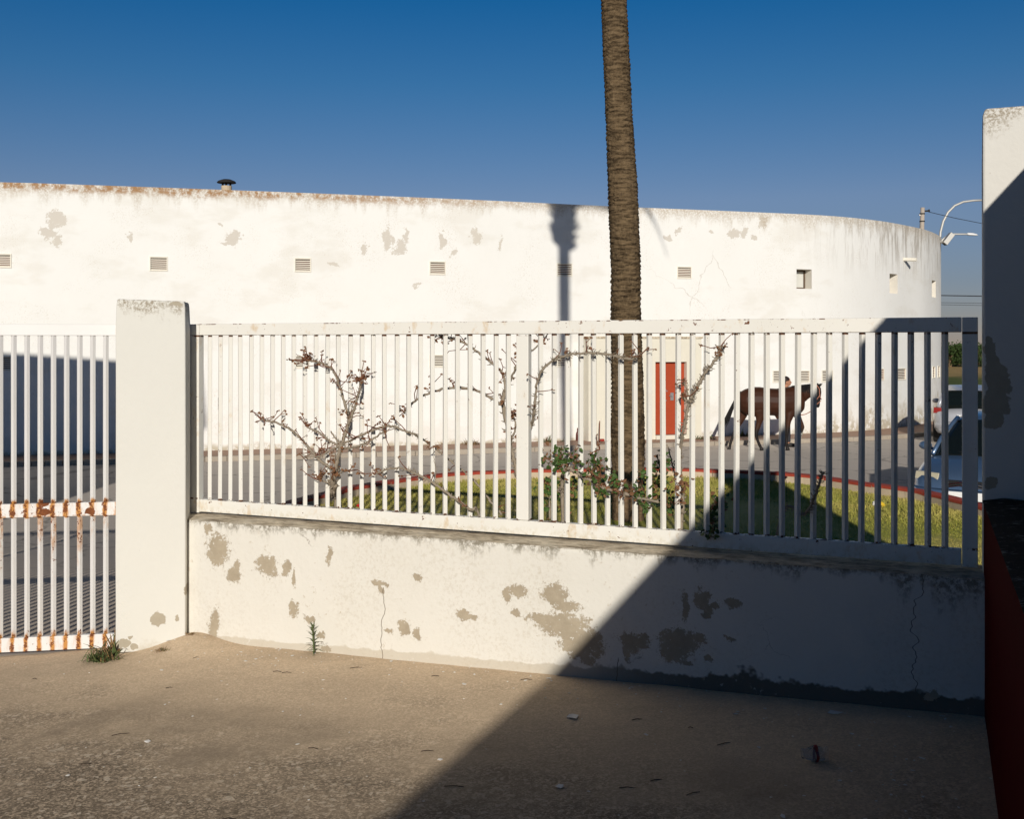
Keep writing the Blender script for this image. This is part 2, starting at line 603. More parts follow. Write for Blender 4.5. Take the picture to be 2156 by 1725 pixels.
def make_coping():
    m = Mat('weathered_coping_mortar', 0.95, 0.15)
    A = m.vmath('DOT_PRODUCT', m.p, (FA.x, FA.y, 0))
    v = m.comb(m.mul(A, 0.35), m.vmath('DOT_PRODUCT', m.p, (FN.x, FN.y, 0)), m.sep()[2])
    n = m.noise(26, 7, 0.78, vec=v)
    col = m.mix(m.step(n, 0.30, 0.68), (0.22, 0.175, 0.12), (0.70, 0.60, 0.45))
    col = m.mix(m.mul(m.step(m.noise(5, 4), 0.5, 0.68), 0.6), col, (0.78, 0.70, 0.56))
    m.color(col)
    m.bump(m.noise(60, 6, 0.75, vec=v), 0.8, 0.01)
    return m.m


def make_fence_paint():
    m = Mat('chipped_white_paint', 0.42, 0.4)
    X, Y, Z = m.sep()
    col = m.mix(m.noise(3, 4), (0.72, 0.70, 0.64), (0.79, 0.775, 0.72))
    up = m.step(Z, 2.02, 2.10)
    lo = m.step(Z, 1.02, 0.93)
    band = m.mx(m.mul(up, 0.9), lo, 0.22)
    chips = m.mul(m.step(m.noise(20, 6, 0.7), 0.655, 0.67), m.step(m.math('ADD', m.noise(1.7, 3), m.mul(band, 0.26)), 0.58, 0.72))
    specks = m.mul(m.step(m.noise(85, 3, 0.65), 0.685, 0.70), m.step(m.noise(2.6, 3), 0.42, 0.62))
    bleed = m.mul(m.step(m.noise(16, 6, 0.7, stretch=(1, 1, 0.5)), 0.54, 0.72), m.step(m.math('ADD', m.noise(1.7, 3), m.mul(band, 0.26)), 0.54, 0.74))
    col = m.mix(m.mul(bleed, 0.55), col, (0.58, 0.40, 0.20))
    # thin rust line where rail meets the bars and along its top edge
    e1 = m.mul(m.step(m.math('ABSOLUTE', m.math('SUBTRACT', Z, 2.138)), 0.005, 0.002), m.step(m.noise(13, 5, 0.7), 0.53, 0.60))
    e2 = m.mul(m.step(m.math('ABSOLUTE', m.math('SUBTRACT', Z, 2.061)), 0.008, 0.004), m.step(m.noise(22, 3, 0.7), 0.40, 0.48))
    e3 = m.mul(m.step(m.math('ABSOLUTE', m.math('SUBTRACT', Z, 0.986)), 0.008, 0.003), m.step(m.noise(24, 3, 0.7), 0.50, 0.56))
    dust = m.mul(m.step(Z, 0.965, 0.90), m.step(m.noise(30, 5, 0.7), 0.40, 0.66))
    col = m.mix(m.mul(dust, 0.5), col, (0.50, 0.43, 0.28))
    rust = m.mix(m.noise(40, 3), (0.045, 0.022, 0.013), (0.20, 0.075, 0.028))
    ru = m.mx(chips, specks, e1, e2, e3)
    col = m.mix(ru, col, rust)
    m.color(col)
    m.rough(m.math('ADD', 0.40, m.mul(ru, 0.45)))
    m.bump(m.noise(14, 2), 0.15, 0.003)
    return m.m


GX0, GSTEP = -2.641, 0.0791


def make_gate_paint():
    m = Mat('rust_streaked_gate_paint', 0.45, 0.4)
    X, Y, Z = m.sep()
    col = m.mix(m.noise(3, 4), (0.69, 0.68, 0.66), (0.76, 0.75, 0.74))
    ph = m.math('FRACT', m.math('DIVIDE', m.math('SUBTRACT', X, GX0 - GSTEP / 2), GSTEP))
    near = m.step(m.math('ABSOLUTE', m.math('SUBTRACT', ph, 0.5)), 0.30, 0.06)
    cell = m.noise(1.0, 0, 0.5, vec=m.comb(m.math('FLOOR', m.math('DIVIDE', m.math('SUBTRACT', X, GX0 - GSTEP / 2), GSTEP)), 3.3, 0.0))
    # joints: middle rail and bottom rail
    def joint(z0, z1, up, down, dn):
        a = m.mul(m.step(Z, z0 - dn, z0), m.step(Z, z1 + up, z1))
        return a
    mid = joint(0.895, 0.985, 0.05, 0, 0.02)
    bot = joint(0.02, 0.125, 0.07, 0, 0.02)
    tear = m.mul(m.step(Z, 0.25, 0.9), m.step(Z, 0.92, 0.90), m.step(m.math('ADD', cell, m.mul(Z, 0.35)), 0.62, 0.80))
    zone = m.mx(m.mul(mid, m.math('ADD', 0.45, m.mul(near, 0.75))), m.mul(bot, m.math('ADD', 0.3, m.mul(near, 0.8))), m.mul(tear, 0.75))
    n1 = m.noise(18, 6, 0.75, stretch=(1.6, 1.6, 0.55))
    stain = m.mul(m.step(m.math('ADD', n1, m.mul(zone, 0.30)), 0.56, 0.84), zone)
    col = m.mix(m.mul(stain, 1.0), col, (0.52, 0.235, 0.055))
    holes = []
    for x, y in ((85, 1082), (85, 1062), (176, 1082)):
        q = at(x, y, 7.0)
        holes.append((q.x, q.z, 0.036, 0.024))
    hd = m.patches(m.comb(X, 0.0, Z), holes)
    hd = m.math('ADD', hd, m.mul(m.math('SUBTRACT', m.noise(38, 5), 0.5), 1.0))
    n2 = m.noise(34, 6, 0.75)
    ru = m.mx(m.mul(m.step(m.math('ADD', n2, m.mul(zone, 0.22)), 0.72, 0.76), m.step(zone, 0.1, 0.4)), m.step(hd, 1.0, 0.92), m.mul(m.step(n2, 0.70, 0.73), m.step(m.noise(3, 2), 0.5, 0.66)))
    col = m.mix(ru, col, m.mix(m.noise(50, 3), (0.07, 0.022, 0.01), (0.28, 0.09, 0.025)))
    m.color(col)
    m.rough(m.math('ADD', 0.42, m.mul(m.mx(ru, m.mul(stain, 0.5)), 0.45)))
    m.bump(m.noise(14, 2), 0.15, 0.003)
    return m.m


def make_pavement():
    m = Mat('dusty_worn_asphalt', 0.95, 0.1)
    X, Y, Z = m.sep()
    big = m.noise(0.8, 4, 0.62)
    mid = m.noise(3.2, 4, 0.6, stretch=(0.6, 1.2, 1))
    g1 = m.sep(m.voro(120, 'F1', out=1))[0]
    g2 = m.sep(m.voro(48, 'F1', out=1))[1]
    fine = m.noise(190, 2, 0.7)
    # dust drifted against the wall, bare aggregate further out; vignetting painted in too
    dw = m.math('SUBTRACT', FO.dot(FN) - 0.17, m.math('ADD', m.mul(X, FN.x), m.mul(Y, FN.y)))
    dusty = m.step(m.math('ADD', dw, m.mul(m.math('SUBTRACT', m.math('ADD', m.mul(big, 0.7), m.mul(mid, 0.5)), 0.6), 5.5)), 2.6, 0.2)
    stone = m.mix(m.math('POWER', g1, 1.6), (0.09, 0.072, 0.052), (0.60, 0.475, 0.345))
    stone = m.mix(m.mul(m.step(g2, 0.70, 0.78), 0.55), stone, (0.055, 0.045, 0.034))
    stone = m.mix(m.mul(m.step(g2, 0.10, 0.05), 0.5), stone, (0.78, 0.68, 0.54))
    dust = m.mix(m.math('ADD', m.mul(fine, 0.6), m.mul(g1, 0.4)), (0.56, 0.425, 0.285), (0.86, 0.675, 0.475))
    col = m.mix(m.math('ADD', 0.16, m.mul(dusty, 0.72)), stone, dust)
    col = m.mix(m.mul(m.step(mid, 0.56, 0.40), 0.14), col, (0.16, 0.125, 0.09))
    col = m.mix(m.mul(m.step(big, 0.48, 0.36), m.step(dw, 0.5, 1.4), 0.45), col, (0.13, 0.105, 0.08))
    m.color(col)
    m.bump(m.math('ADD', m.mul(g1, 0.6), m.mul(fine, 0.5)), 0.55, 0.004)
    return m.m


def make_road():
    m = Mat('yard_asphalt', 0.92, 0.2)
    X, Y, Z = m.sep()
    n = m.noise(0.55, 5, 0.6, stretch=(0.5, 1.6, 1))
    fine = m.noise(70, 4, 0.75)
    col = m.mix(n, (0.46, 0.41, 0.355), (0.60, 0.54, 0.475))
    col = m.mix(m.mul(fine, 0.4), col, (0.30, 0.265, 0.23))
    cr = m.voro(0.42, 'DISTANCE_TO_EDGE', vec=m.vmath('ADD', m.p, m.vmath('MULTIPLY', m.noise(2, 4, col=True), (0.6, 0.6, 0))))
    col = m.mix(m.mul(m.step(cr, 0.014, 0.004), 0.45), col, (0.06, 0.053, 0.046))
    col = m.mix(m.mul(m.step(Y, 14.5, 10.0), 0.7), col, m.mix(n, (0.64, 0.53, 0.42), (0.78, 0.66, 0.53)))  # dustier towards the gate, also paled there to make up for dim sunlight
    m.color(col)
    m.bump(fine, 0.25, 0.005)
    return m.m


def make_field():
    m = Mat('dry_grass_field', 1.0, 0.1)
    X, Y, Z = m.sep()
    n = m.noise(0.12, 5, 0.6)
    f = m.noise(1.5, 5, 0.7, stretch=(1, 0.25, 1))
    dry = m.mix(f, (0.30, 0.20, 0.075), (0.52, 0.36, 0.15))
    green = m.mix(f, (0.05, 0.075, 0.02), (0.16, 0.18, 0.05))
    k = m.step(m.math('ADD', Y, m.mul(m.math('SUBTRACT', n, 0.5), 40)), 80, 96)
    m.color(m.mix(k, green, dry))
    return m.m


def make_trunk():
    m = Mat('palm_bark', 0.95, 0.1)
    X, Y, Z = m.sep()
    ring = m.noise(1.0, 6, 0.7, stretch=(7, 7, 42))
    fib = m.noise(1.0, 5, 0.75, stretch=(60, 60, 22))
    col = m.mix(m.step(ring, 0.32, 0.66), (0.030, 0.020, 0.011), (0.17, 0.118, 0.066))
    col = m.mix(m.mul(m.step(fib, 0.48, 0.72), 0.55), col, (0.23, 0.165, 0.095))
    low = m.step(Z, 1.1, 0.55)
    col = m.mix(m.mul(low, 0.55), col, (0.22, 0.145, 0.085))
    m.color(col)
    m.bump(m.math('ADD', ring, m.mul(fib, 0.5)), 0.8, 0.02)
    return m.m


def make_turf(name, blades):
    m = Mat(name, 0.8, 0.2)
    n = m.noise(0.9, 4, 0.6)
    f = m.noise(34, 3, 0.7)
    green = m.mix(f, (0.20, 0.22, 0.035), (0.35, 0.34, 0.065))
    dry = m.mix(f, (0.34, 0.30, 0.075), (0.52, 0.44, 0.14))
    col = m.mix(m.step(m.math('ADD', m.mul(n, 0.6), m.mul(f, 0.4)), 0.42, 0.60), green, dry)
    m.color(col)
    if blades:
        m.b.inputs['Subsurface Weight'].default_value = 0.0
    return m.m


M = {}
M['bplaster'] = make_building_plaster()
M['wplaster'] = make_wall_plaster()
M['coping'] = make_coping()
M['fence'] = make_fence_paint()
M['gate'] = make_gate_paint()
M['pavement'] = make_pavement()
M['road'] = make_road()
M['field'] = make_field()
M['bark'] = make_trunk()
M['turf'] = make_turf('turf_soil', False)
M['blade'] = make_turf('grass_blade', True)
M['reveal'] = simple('reveal_plaster', (0.74, 0.70, 0.62), 0.9, 0.08, 6)
M['cream'] = simple('cream_plaster', (0.70, 0.665, 0.56), 0.9, 0.06, 3, bump=0.004)
M['slat'] = simple('vent_slat_paint', (0.78, 0.74, 0.64), 0.7, 0.08)
M['rustdark'] = simple('rusty_dark_gap', (0.24, 0.07, 0.035), 0.9, 0.3)
M['reddoor'] = simple('red_door_paint', (0.36, 0.055, 0.018), 0.55, 0.12, 5)
M['metal'] = simple('dull_metal', (0.42, 0.41, 0.40), 0.45, 0.1, 20, metal=0.7)
M['darkmetal'] = simple('soot_dark_metal', (0.03, 0.028, 0.026), 0.6, 0.3)
M['redkerb'] = simple('red_kerb_paint', (0.36, 0.055, 0.03), 0.75, 0.22, 5, bump=0.004)
M['kerbstone'] = simple('kerb_concrete', (0.52, 0.42, 0.30), 0.95, 0.2, 7, bump=0.006)
M['sidewalk'] = simple('pinkish_sidewalk', (0.36, 0.235, 0.17), 0.95, 0.22, 3, bump=0.006)
M['sidekerb'] = simple('sidewalk_kerb', (0.36, 0.31, 0.25), 0.95, 0.25, 4, bump=0.006)
M['winframe'] = simple('brown_window_frame', (0.11, 0.075, 0.05), 0.6)
M['pane'] = simple('frosted_pane', (0.60, 0.60, 0.56), 0.25, 0.05, 3, spec=0.5)
M['redwall'] = simple('dark_red_wall_paint', (0.045, 0.003, 0.003), 0.9, 0.2, 4, spec=0.02, bump=0.003)
M['roof'] = simple('roof_felt', (0.25, 0.22, 0.2), 0.95, 0.2)


def make_mossy():
    m = Mat('mossy_wall_top', 0.95, 0.1)
    n = m.noise(18, 7, 0.75)
    m.color(m.mix(m.step(n, 0.54, 0.72), (0.02, 0.018, 0.015), (0.24, 0.235, 0.21)))
    m.bump(n, 0.8, 0.01)
    return m.m


M['mossy'] = make_mossy()

# ------------------------------------------------------------------ ground
GD = Vector((1.0, 0.178)).normalized()        # along the gate
GN = Vector((-GD.y, GD.x))


def line_y(x):
    """plan line that parts the pavement in front from the yard behind"""
    if x < -2.14:
        return 7.15 + 0.178 * (x + 2.585)
    return FO.y + (x - FO.x) * FA.y / FA.x


def sm(a, b, t):
    t = min(1, max(0, (t - a) / (b - a)))
    return t * t * (3 - 2 * t)


def front_z(x, y):
    w_ = sm(-2.6, -1.9, x)
    ly = (7.15 + 0.178 * (x + 2.585)) * (1 - w_) + (FO.y + (x - FO.x) * FA.y / FA.x) * w_
    along = 0.09 + 0.027 * (x + 2.1)
    k = sm(-3.8, -1.3, x)
    d = ly - y
    z = k * along - 0.05 * k * sm(0.15, 1.4, d)
    z += 0.075 * math.exp(-(((x + 2.05) / 0.24) ** 2 + ((y - 7.05) / 0.20) ** 2))
    z += 0.012 * mnoise.noise(Vector((x * 0.9, y * 0.9, 0.3))) * sm(0.0, 0.4, d)
    z += 0.004 * mnoise.noise(Vector((x * 5, y * 5, 1.3)))
    return z


def yard_z(x, y):
    d = max(0.0, y - line_y(x))
    z0 = 0.0 if x < -2.14 else front_z(x, line_y(x))
    t = min(1.0, d / 7.5)
    ramp = t + 0.12 * t * (1 - t)
    return z0 * (1 - sm(0.0, 1.5, d)) - 0.5 * ramp + 0.006 * mnoise.noise(Vector((x * 0.6, y * 0.6, 4.0))) * sm(0, 2, d)


def grid(name, xs, rows, fn, mat):
    vs = []
    for t in rows:
        for x in xs:
            vs.append(fn(x, t))
    w = len(xs)
    fs = [(i * w + j, i * w + j + 1, (i + 1) * w + j + 1, (i + 1) * w + j) for i in range(len(rows) - 1) for j in range(w - 1)]
    return np_mesh(name, vs, fs, mat, smooth=True)


xs = sorted(set([round(v, 4) for v in list(np.linspace(-30, -6, 25)) + list(np.linspace(-6, 4.5, 211)) + list(np.linspace(4.5, 30, 26)) + [-2.14, -2.141]]))
rows = list(np.linspace(0, 0.72, 30)) + list(np.linspace(0.72, 1.0, 110))[1:]


def f_front(x, t):
    y = -28 + (line_y(x) + 28) * t
    return (x, y, front_z(x, y))


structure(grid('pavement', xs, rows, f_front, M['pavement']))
xr = sorted(set([round(v, 4) for v in list(np.linspace(-30, 30, 121)) + [-2.14, -2.141]]))
rr = list(np.linspace(0, 12, 61)) + list(np.linspace(12, 55, 30))[1:]


def f_road(x, t):
    y = line_y(x) + t
    return (x, y, yard_z(x, y))


structure(grid('road', xr, rr, f_road, M['road']))
fv = [(-900, 45, -0.515), (900, 45, -0.515), (1200, 2500, -0.515), (-1200, 2500, -0.515)]
structure(np_mesh('field', fv, [(0, 1, 2, 3)], M['field']))
side = [(-900, -900, -0.53), (900, -900, -0.53), (900, 45, -0.53), (-900, 45, -0.53)]
structure(np_mesh('ground', side, [(0, 1, 2, 3)], M['field']))

# sidewalk along the building
sw = MB()
kb = MB()
i0, i1 = 0, len(WC) - 1
step_ = 2
idx = list(range(0, len(WC), step_))
inner = []
outer = []
outer2 = []
for i in idx:
    p, tg, nn = wall_at(WS[i] + 1e-4)
    inner.append((p.x - nn.x * 0.1, p.y - nn.y * 0.1))
    outer.append((p.x + nn.x * 1.35, p.y + nn.y * 1.35))
    outer2.append((p.x + nn.x * 1.5, p.y + nn.y * 1.5))
for k in range(len(idx) - 1):
    z = -0.40
    sw.add([(*inner[k], z), (*inner[k + 1], z), (*outer[k + 1], z), (*outer[k], z)], [(0, 1, 2, 3)])
structure(sw.build('sidewalk', M['sidewalk']))
kerbset = structure(bpy.data.objects.new('sidewalk_kerb', None))
COL.objects.link(kerbset)
for k in range(len(idx) - 1):
    a, b, c, d = Vector(outer[k]), Vector(outer[k + 1]), Vector(outer2[k + 1]), Vector(outer2[k])
    g = (b - a).normalized() * 0.004
    MB().prism([a + g, b - g, c - g, d + g], -0.56, -0.392 + R.uniform(-.004, .004)).build('kerb_stone', M['sidekerb'], kerbset, bevel=0.015)
# ------------------------------------------------------------------ round building
bld = thing('round_building', 'long white curved building with louvred vents and lichen along its flat parapet', 'building', (0, 26.5, -0.4))
BO = bld.location
ZT = 5.55
openings = []      # (s0, s1, z0, z1, depth, kind)
vents = []
PX = 1 / 1.739
for x0, x1, y0, y1 in [(-10, 22, 535, 563), (317, 351, 541, 570), (622, 653, 544, 572), (906, 936, 551, 578), (1174, 1203, 555, 581), (1427, 1454, 562, 586),
                       (6, 22, 751, 780), (621, 650, 750, 775), (906, 936, 748, 773), (1174, 1201, 748, 772),
                       (1628, 1652, 781, 805), (1681, 1703, 781, 805), (1731, 1752, 780, 804), (1844, 1860, 777, 801), (1889, 1906, 776, 800), (1963, 1968, 772, 796), (1974, 1978, 771, 795)]:
    vents.append((x0, x1, y0, y1))


def spans(x0, x1, y0, y1):
    s0, s1 = wall_hit(x0), wall_hit(x1)
    xm = (x0 + x1) / 2
    return s0, s1, wall_z(xm, y1), wall_z(xm, y0)


for v in vents:
    openings.append((*spans(*v), 0.10, 'vent'))
for w in [(1677, 1709, 567, 608), (1873, 1894, 577, 618), (1962, 1972, 591, 626)]:
    s0, s1, z0, z1 = spans(*w)
    if w[0] > 1900:
        s1 = s0 + 0.62
    elif w[0] > 1800:
        s1 = s0 + 0.52
    openings.append((s0, s1, z0, z1, 0.32, 'window'))
# slot in the wall seen through the left of the railing
openings.append((*spans(459, 466, 837, 863), 0.18, 'slot'))
# grid of the front with the openings left out
zcuts = sorted(set([-0.55, -0.1, 1.0, 2.4, 4.3, 5.0, ZT] + [round(o[2], 4) for o in openings] + [round(o[3], 4) for o in openings]))
scuts = sorted(set([round(q, 4) for q in WS] + [round(o[0], 4) for o in openings] + [round(o[1], 4) for o in openings]))
wv_, wf_ = [], []
for s in scuts:
    p, tg, nn = wall_at(s)
    for z in zcuts:
        wv_.append((p.x, p.y, z))
nz = len(zcuts)
for i in range(len(scuts) - 1):
    sm_ = (scuts[i] + scuts[i + 1]) / 2
    for j in range(nz - 1):
        zm = (zcuts[j] + zcuts[j + 1]) / 2
        if any(o[0] < sm_ < o[1] and o[2] < zm < o[3] for o in openings):
            continue
        wf_.append((i * nz + j, (i + 1) * nz + j, (i + 1) * nz + j + 1, i * nz + j + 1))
wallmb = MB().add(wv_, wf_)
# parapet top, inner face, roof, back
for i in range(len(scuts) - 1):
    p, _, n0 = wall_at(scuts[i])
    q, _, n1 = wall_at(scuts[i + 1])
    a, b = p - n0 * 0.3, q - n1 * 0.3
    wallmb.add([(p.x, p.y, ZT), (q.x, q.y, ZT), (b.x, b.y, ZT), (a.x, a.y, ZT), (b.x, b.y, 5.2), (a.x, a.y, 5.2)], [(0, 1, 2, 3), (3, 2, 4, 5)])
wo = wallmb.build('wall', M['bplaster'], bld)
wo.data.polygons.foreach_set('use_smooth', [False] * len(wo.data.polygons))
rf = MB()
poly = [wall_at(s)[0] - wall_at(s)[2] * 0.28 for s in scuts[::3]]
far = [(13.4, 47.0), (-22, 47.0)]
rf.add([(p.x, p.y, 5.2) for p in poly] + [(*q, 5.2) for q in far], [tuple(range(len(poly) + 2))])
rf.add([(13.4, 46.5, -0.5), (-22, 46.5, -0.5), (-22, 46.5, ZT), (13.4, 46.5, ZT)], [(0, 1, 2, 3)])
rf.add([(-22, 22.6, -0.5), (-22, 46.5, -0.5), (-22, 46.5, ZT), (-22, 22.6, ZT)], [(0, 1, 2, 3)])
rf.build('roof', M['roof'], bld)


def reveal(o):
    """side faces of an opening, and its back"""
    s0, s1, z0, z1, dep, kind = o
    a, ta, na = wall_at(s0)
    b, tb, nb = wall_at(s1)
    n = (na + nb).normalized()
    a2, b2 = a - n * dep, b - n * dep
    return a, b, a2, b2, n


for o in openings:
    s0, s1, z0, z1, dep, kind = o
    a, b, a2, b2, n = reveal(o)
    mb = MB()
    V8 = [(a.x, a.y, z0), (b.x, b.y, z0), (b.x, b.y, z1), (a.x, a.y, z1), (a2.x, a2.y, z0), (b2.x, b2.y, z0), (b2.x, b2.y, z1), (a2.x, a2.y, z1)]
    mb.add(V8, [(0, 1, 5, 4), (1, 2, 6, 5), (2, 3, 7, 6), (3, 0, 4, 7)])
    mid = (a2 + b2) / 2
    ang = math.atan2((b - a).y, (b - a).x)
    W = (b - a).length
    if kind == 'vent':
        mb.add(V8[4:], [(0, 1, 2, 3)])
        back = mb.build('vent', M['rustdark'], bld)
        H = z1 - z0
        nsl = 7
        me = MB().box((0, 0, 0), (W, 0.02, H / nsl * 0.50), M=Matrix.Rotation(math.radians(6), 4, 'X')).mesh('slat', M['slat'])
        fm = (a + b) / 2 - n * 0.02
        for k in range(nsl):
            sl = link_mesh('slat', me, back)
            sl.location = Vector((fm.x, fm.y, z0 + H * (k + 0.62) / nsl)) - BO
            sl.rotation_euler = (0, 0, ang)
        fr = MB()
        fm2 = (a + b) / 2 + n * 0.004
        t = 0.022
        Mr = Matrix.Rotation(ang, 4, 'Z')
        for dx, dz, sx, sz in ((0, H / 2, W + 2 * t, t), (0, -H / 2, W + 2 * t, t), (-W / 2 - t / 2, 0, t, H - t), (W / 2 + t / 2, 0, t, H - t)):
            c = Mr @ Vector((dx, 0, dz))
            fr.box((fm2.x + c.x, fm2.y + c.y, (z0 + z1) / 2 + dz), (sx, 0.03, sz), ang)
        sub_mesh(fr, 'vent_frame', M['slat'], back, BO)
    elif kind == 'window':
        w = mb.build('window', M['reveal'], bld)
        fr = MB()
        m2 = (a2 + b2) / 2
        H = z1 - z0
        Mr = Matrix.Rotation(ang, 4, 'Z')
        t = 0.05
        for dx, dz, sx, sz in ((0, H / 2 - t / 2, W, t), (0, -H / 2 + t / 2, W, t), (-W / 2 + t / 2, 0, t, H - 2 * t), (W / 2 - t / 2, 0, t, H - 2 * t)):
            c = Mr @ Vector((dx, 0, 0))
            fr.box((m2.x + c.x, m2.y + c.y, (z0 + z1) / 2 + dz), (sx, 0.05, sz), ang)
        sub_mesh(fr, 'window_frame', M['winframe'], w, BO)
        sub_mesh(MB().box((m2.x, m2.y, (z0 + z1) / 2), (W - 0.04, 0.02, H - 0.04), ang), 'pane', M['pane'], w, BO)
    else:
        mb.add(V8[4:], [(0, 1, 2, 3)])
        mb.build('slot_window', M['darkmetal'], bld)

# projecting entrance with the red door
ds0, ds1 = wall_hit(1226), wall_hit(1461)
pa, _, _ = wall_at(ds0)
pb, _, _ = wall_at(ds1)
pt = (pb - pa).normalized()
pn = Vector((pt.y, -pt.x))
PW = (pb - pa).length
PD = 0.42
pang = math.atan2(pt.y, pt.x)
PZ0, PZ1 = -0.52, wall_z(1340, 713)


def porch(u, v, z):
    q = pa + pt * u + pn * v
    return Vector((q.x, q.y, z))


def porch_u(x):
    u_ = (x - CX) / F
    lo, hi = 0.0, PW
    for _ in range(40):
        mid = (lo + hi) / 2
        q = pa + pt * mid + pn * PD
        if q.x / q.y < u_:
            lo = mid
        else:
            hi = mid
    return lo


d0, d1 = porch_u(1380), porch_u(1446)
e0, e1 = 0.10, porch_u(1256)
dz0, dz1 = -0.30, EYE + (HY - 762) / F * 28.3


def pbox(mb, u0, u1, v0, v1, z0, z1):
    mb.add([porch(u0, v0, z0), porch(u1, v0, z0), porch(u1, v1, z0), porch(u0, v1, z0), porch(u0, v0, z1), porch(u1, v0, z1), porch(u1, v1, z1), porch(u0, v1, z1)],
           [(3, 2, 1, 0), (4, 5, 6, 7), (0, 1, 5, 4), (1, 2, 6, 5), (2, 3, 7, 6), (3, 0, 4, 7)])


po = MB()
pbox(po, 0.0, e0, 0.0, PD, PZ0, PZ1)
pbox(po, e1, d0, 0.0, PD, PZ0, PZ1)
pbox(po, d1, PW, 0.0, PD, PZ0, PZ1)
pbox(po, e0, e1, 0.0, PD - .002, dz1 + 0.1, PZ1 - .001)
pbox(po, d0, d1, 0.0, PD - .002, dz1, PZ1 - .001)
pbox(po, d0, d1, 0.0, PD + 0.06, PZ0, dz0)
pbox(po, e0, e1, 0.0, PD - 0.02, PZ0, -0.36)
porch_o = po.build('porch', M['cream'], bld)
cp = MB()
pbox(cp, -0.03, PW + 0.03, 0.0, PD + 0.03, PZ1 + .001, PZ1 + 0.05)
sub_mesh(cp, 'porch_coping', M['coping'], porch_o, BO)
dr = MB()
pbox(dr, d0 + 0.004, d1 - 0.004, PD - 0.19, PD - 0.14, dz0 + 0.012, dz1 - 0.004)
door = dr.build('red_door', M['reddoor'], bld)
door['label'] = 'plain red steel door'
c = porch(d0 + 0.60 * (d1 - d0), PD - 0.135, dz0 + 0.98)
sub_mesh(MB().box(c, (0.09, 0.012, 0.20), pang), 'handle_plate', M['metal'], door, BO)
sub_mesh(MB().tube([c + Vector((0, -0.005, 0.02)), c + Vector((0, -0.05, 0.02)), c + Vector((-0.08, -0.055, 0.02))], 0.012, 6), 'handle', M['metal'], door, BO)
for uu, zz in ((0.40, 1.15), (0.44, 1.12), (0.36, 0.95), (0.41, 0.88), (0.33, 1.2)):
    q = porch(d0 + uu * (d1 - d0), PD - 0.138, dz0 + zz)
    sub_mesh(MB().box(q, (0.03, 0.004, 0.03), pang), 'bare_spot', M['metal'], door, BO)
dr = MB()
pbox(dr, e0 + 0.004, e1 - 0.004, PD - 0.24, PD - 0.19, -0.355, dz1 + 0.094)
dd = dr.build('cream_door', M['cream'], bld)

# overflow spout on the parapet wall
sp_s = wall_hit(1903)
p, tg, nn = wall_at(sp_s)
zz = wall_z(1903, 546)
sp = MB()
q0 = Vector((p.x, p.y, zz))
d3 = Vector((nn.x, nn.y, -0.08))
sp.tube([q0 - d3 * 0.05, q0 + d3 * 0.38], 0.055, 10)
sp.build('spout', M['slat'], bld)

# roof cowl
ch = thing('chimney_cowl', 'small round metal chimney cowl with conical cap above the parapet', 'chimney', tuple(at(477, 400, 27.5)))
cb = ch.location
ck = 27.5 / F
ch_z = cb.z
MB().tube([cb + Vector((0, 0, -0.5)), cb + Vector((0, 0, 0.10))], 11 * ck, 16).build('flue', M['kerbstone'], ch)
for sx in (-1, 0, 1):
    c = cb + Vector((sx * 8 * ck, -3 * ck if sx == 0 else 0, 0.10))
    MB().box(c + Vector((0, 0, 0.07)), (0.045, 0.03, 0.16)).build('strut', M['darkmetal'], ch)
cap = MB()
rings = []
for rr_, zz_ in ((19.5, 0.175), (20, 0.19), (17, 0.225), (8, 0.265), (1, 0.275)):
    rings.append([cb + Vector((rr_ * ck * math.cos(a), rr_ * ck * math.sin(a), zz_)) for a in [2 * math.pi * k / 20 for k in range(20)]])
cap.rings(rings)
cap.build('cap', M['darkmetal'], ch)

# ------------------------------------------------------------------ gate pillar
pcorner = Vector((-2.51, 6.95))
pr = Vector((-2.0876, 7.025))
pbk = 0.262
gn2 = Vector((-GD.y, GD.x))
blots = []
for x, y, w, h in [(331, 1306, 19, 15), (371, 1305, 5, 8), (263, 1352, 19, 9), (284, 1362, 9, 7), (388, 1248, 4, 10), (300, 1372, 6, 3), (365, 640, 12, 5), (278, 1340, 5, 3)]:
    d_ = 6.98
    q = at(x, y, d_)
    blots.append((q.x * GD.x + q.y * GD.y, q.z, w * d_ / F, h * d_ / F))
M['pillar'] = make_pillar_plaster('gate_pillar_plaster', GD.x, GD.y, blots, 2.287)
gp = thing('gate_pillar', 'square white plastered gate pillar with bare blotches near its foot', 'pillar', ((pcorner.x + pr.x) / 2, 7.1, 0))
poly = [pcorner, pr, pr + gn2 * pbk, pcorner + gn2 * pbk]
mb = MB()
# a shaft with slightly uneven edges
lev = [-0.12, 0.0, 0.06, 0.3, 0.7, 1.2, 1.7, 2.1, 2.25, 2.287]
rings = []
for k, z in enumerate(lev):
    ins = 0.016 if k == len(lev) - 1 else (0.006 if k == len(lev) - 2 else 0)
    c = sum((Vector(q) for q in poly), Vector((0, 0))) / 4
    rings.append([(q.x + (c.x - q.x) * ins * 3 + R.uniform(-.0015, .0015), q.y + (c.y - q.y) * ins * 3 + R.uniform(-.0015, .0015), z + (0.006 if i in (0, 3) else -0.006) * (k == len(lev) - 1)) for i, q in enumerate(poly)])
mb.rings(rings)
mb.build('shaft', M['pillar'], gp, bevel=0.008)

# ------------------------------------------------------------------ low wall under the railing
S0, S1 = -0.10, 4.93
lw = thing('low_wall', 'low white plastered wall with flaking beige patches under the railing', 'wall', (*fence_xy(2.4, 0), 0.0))


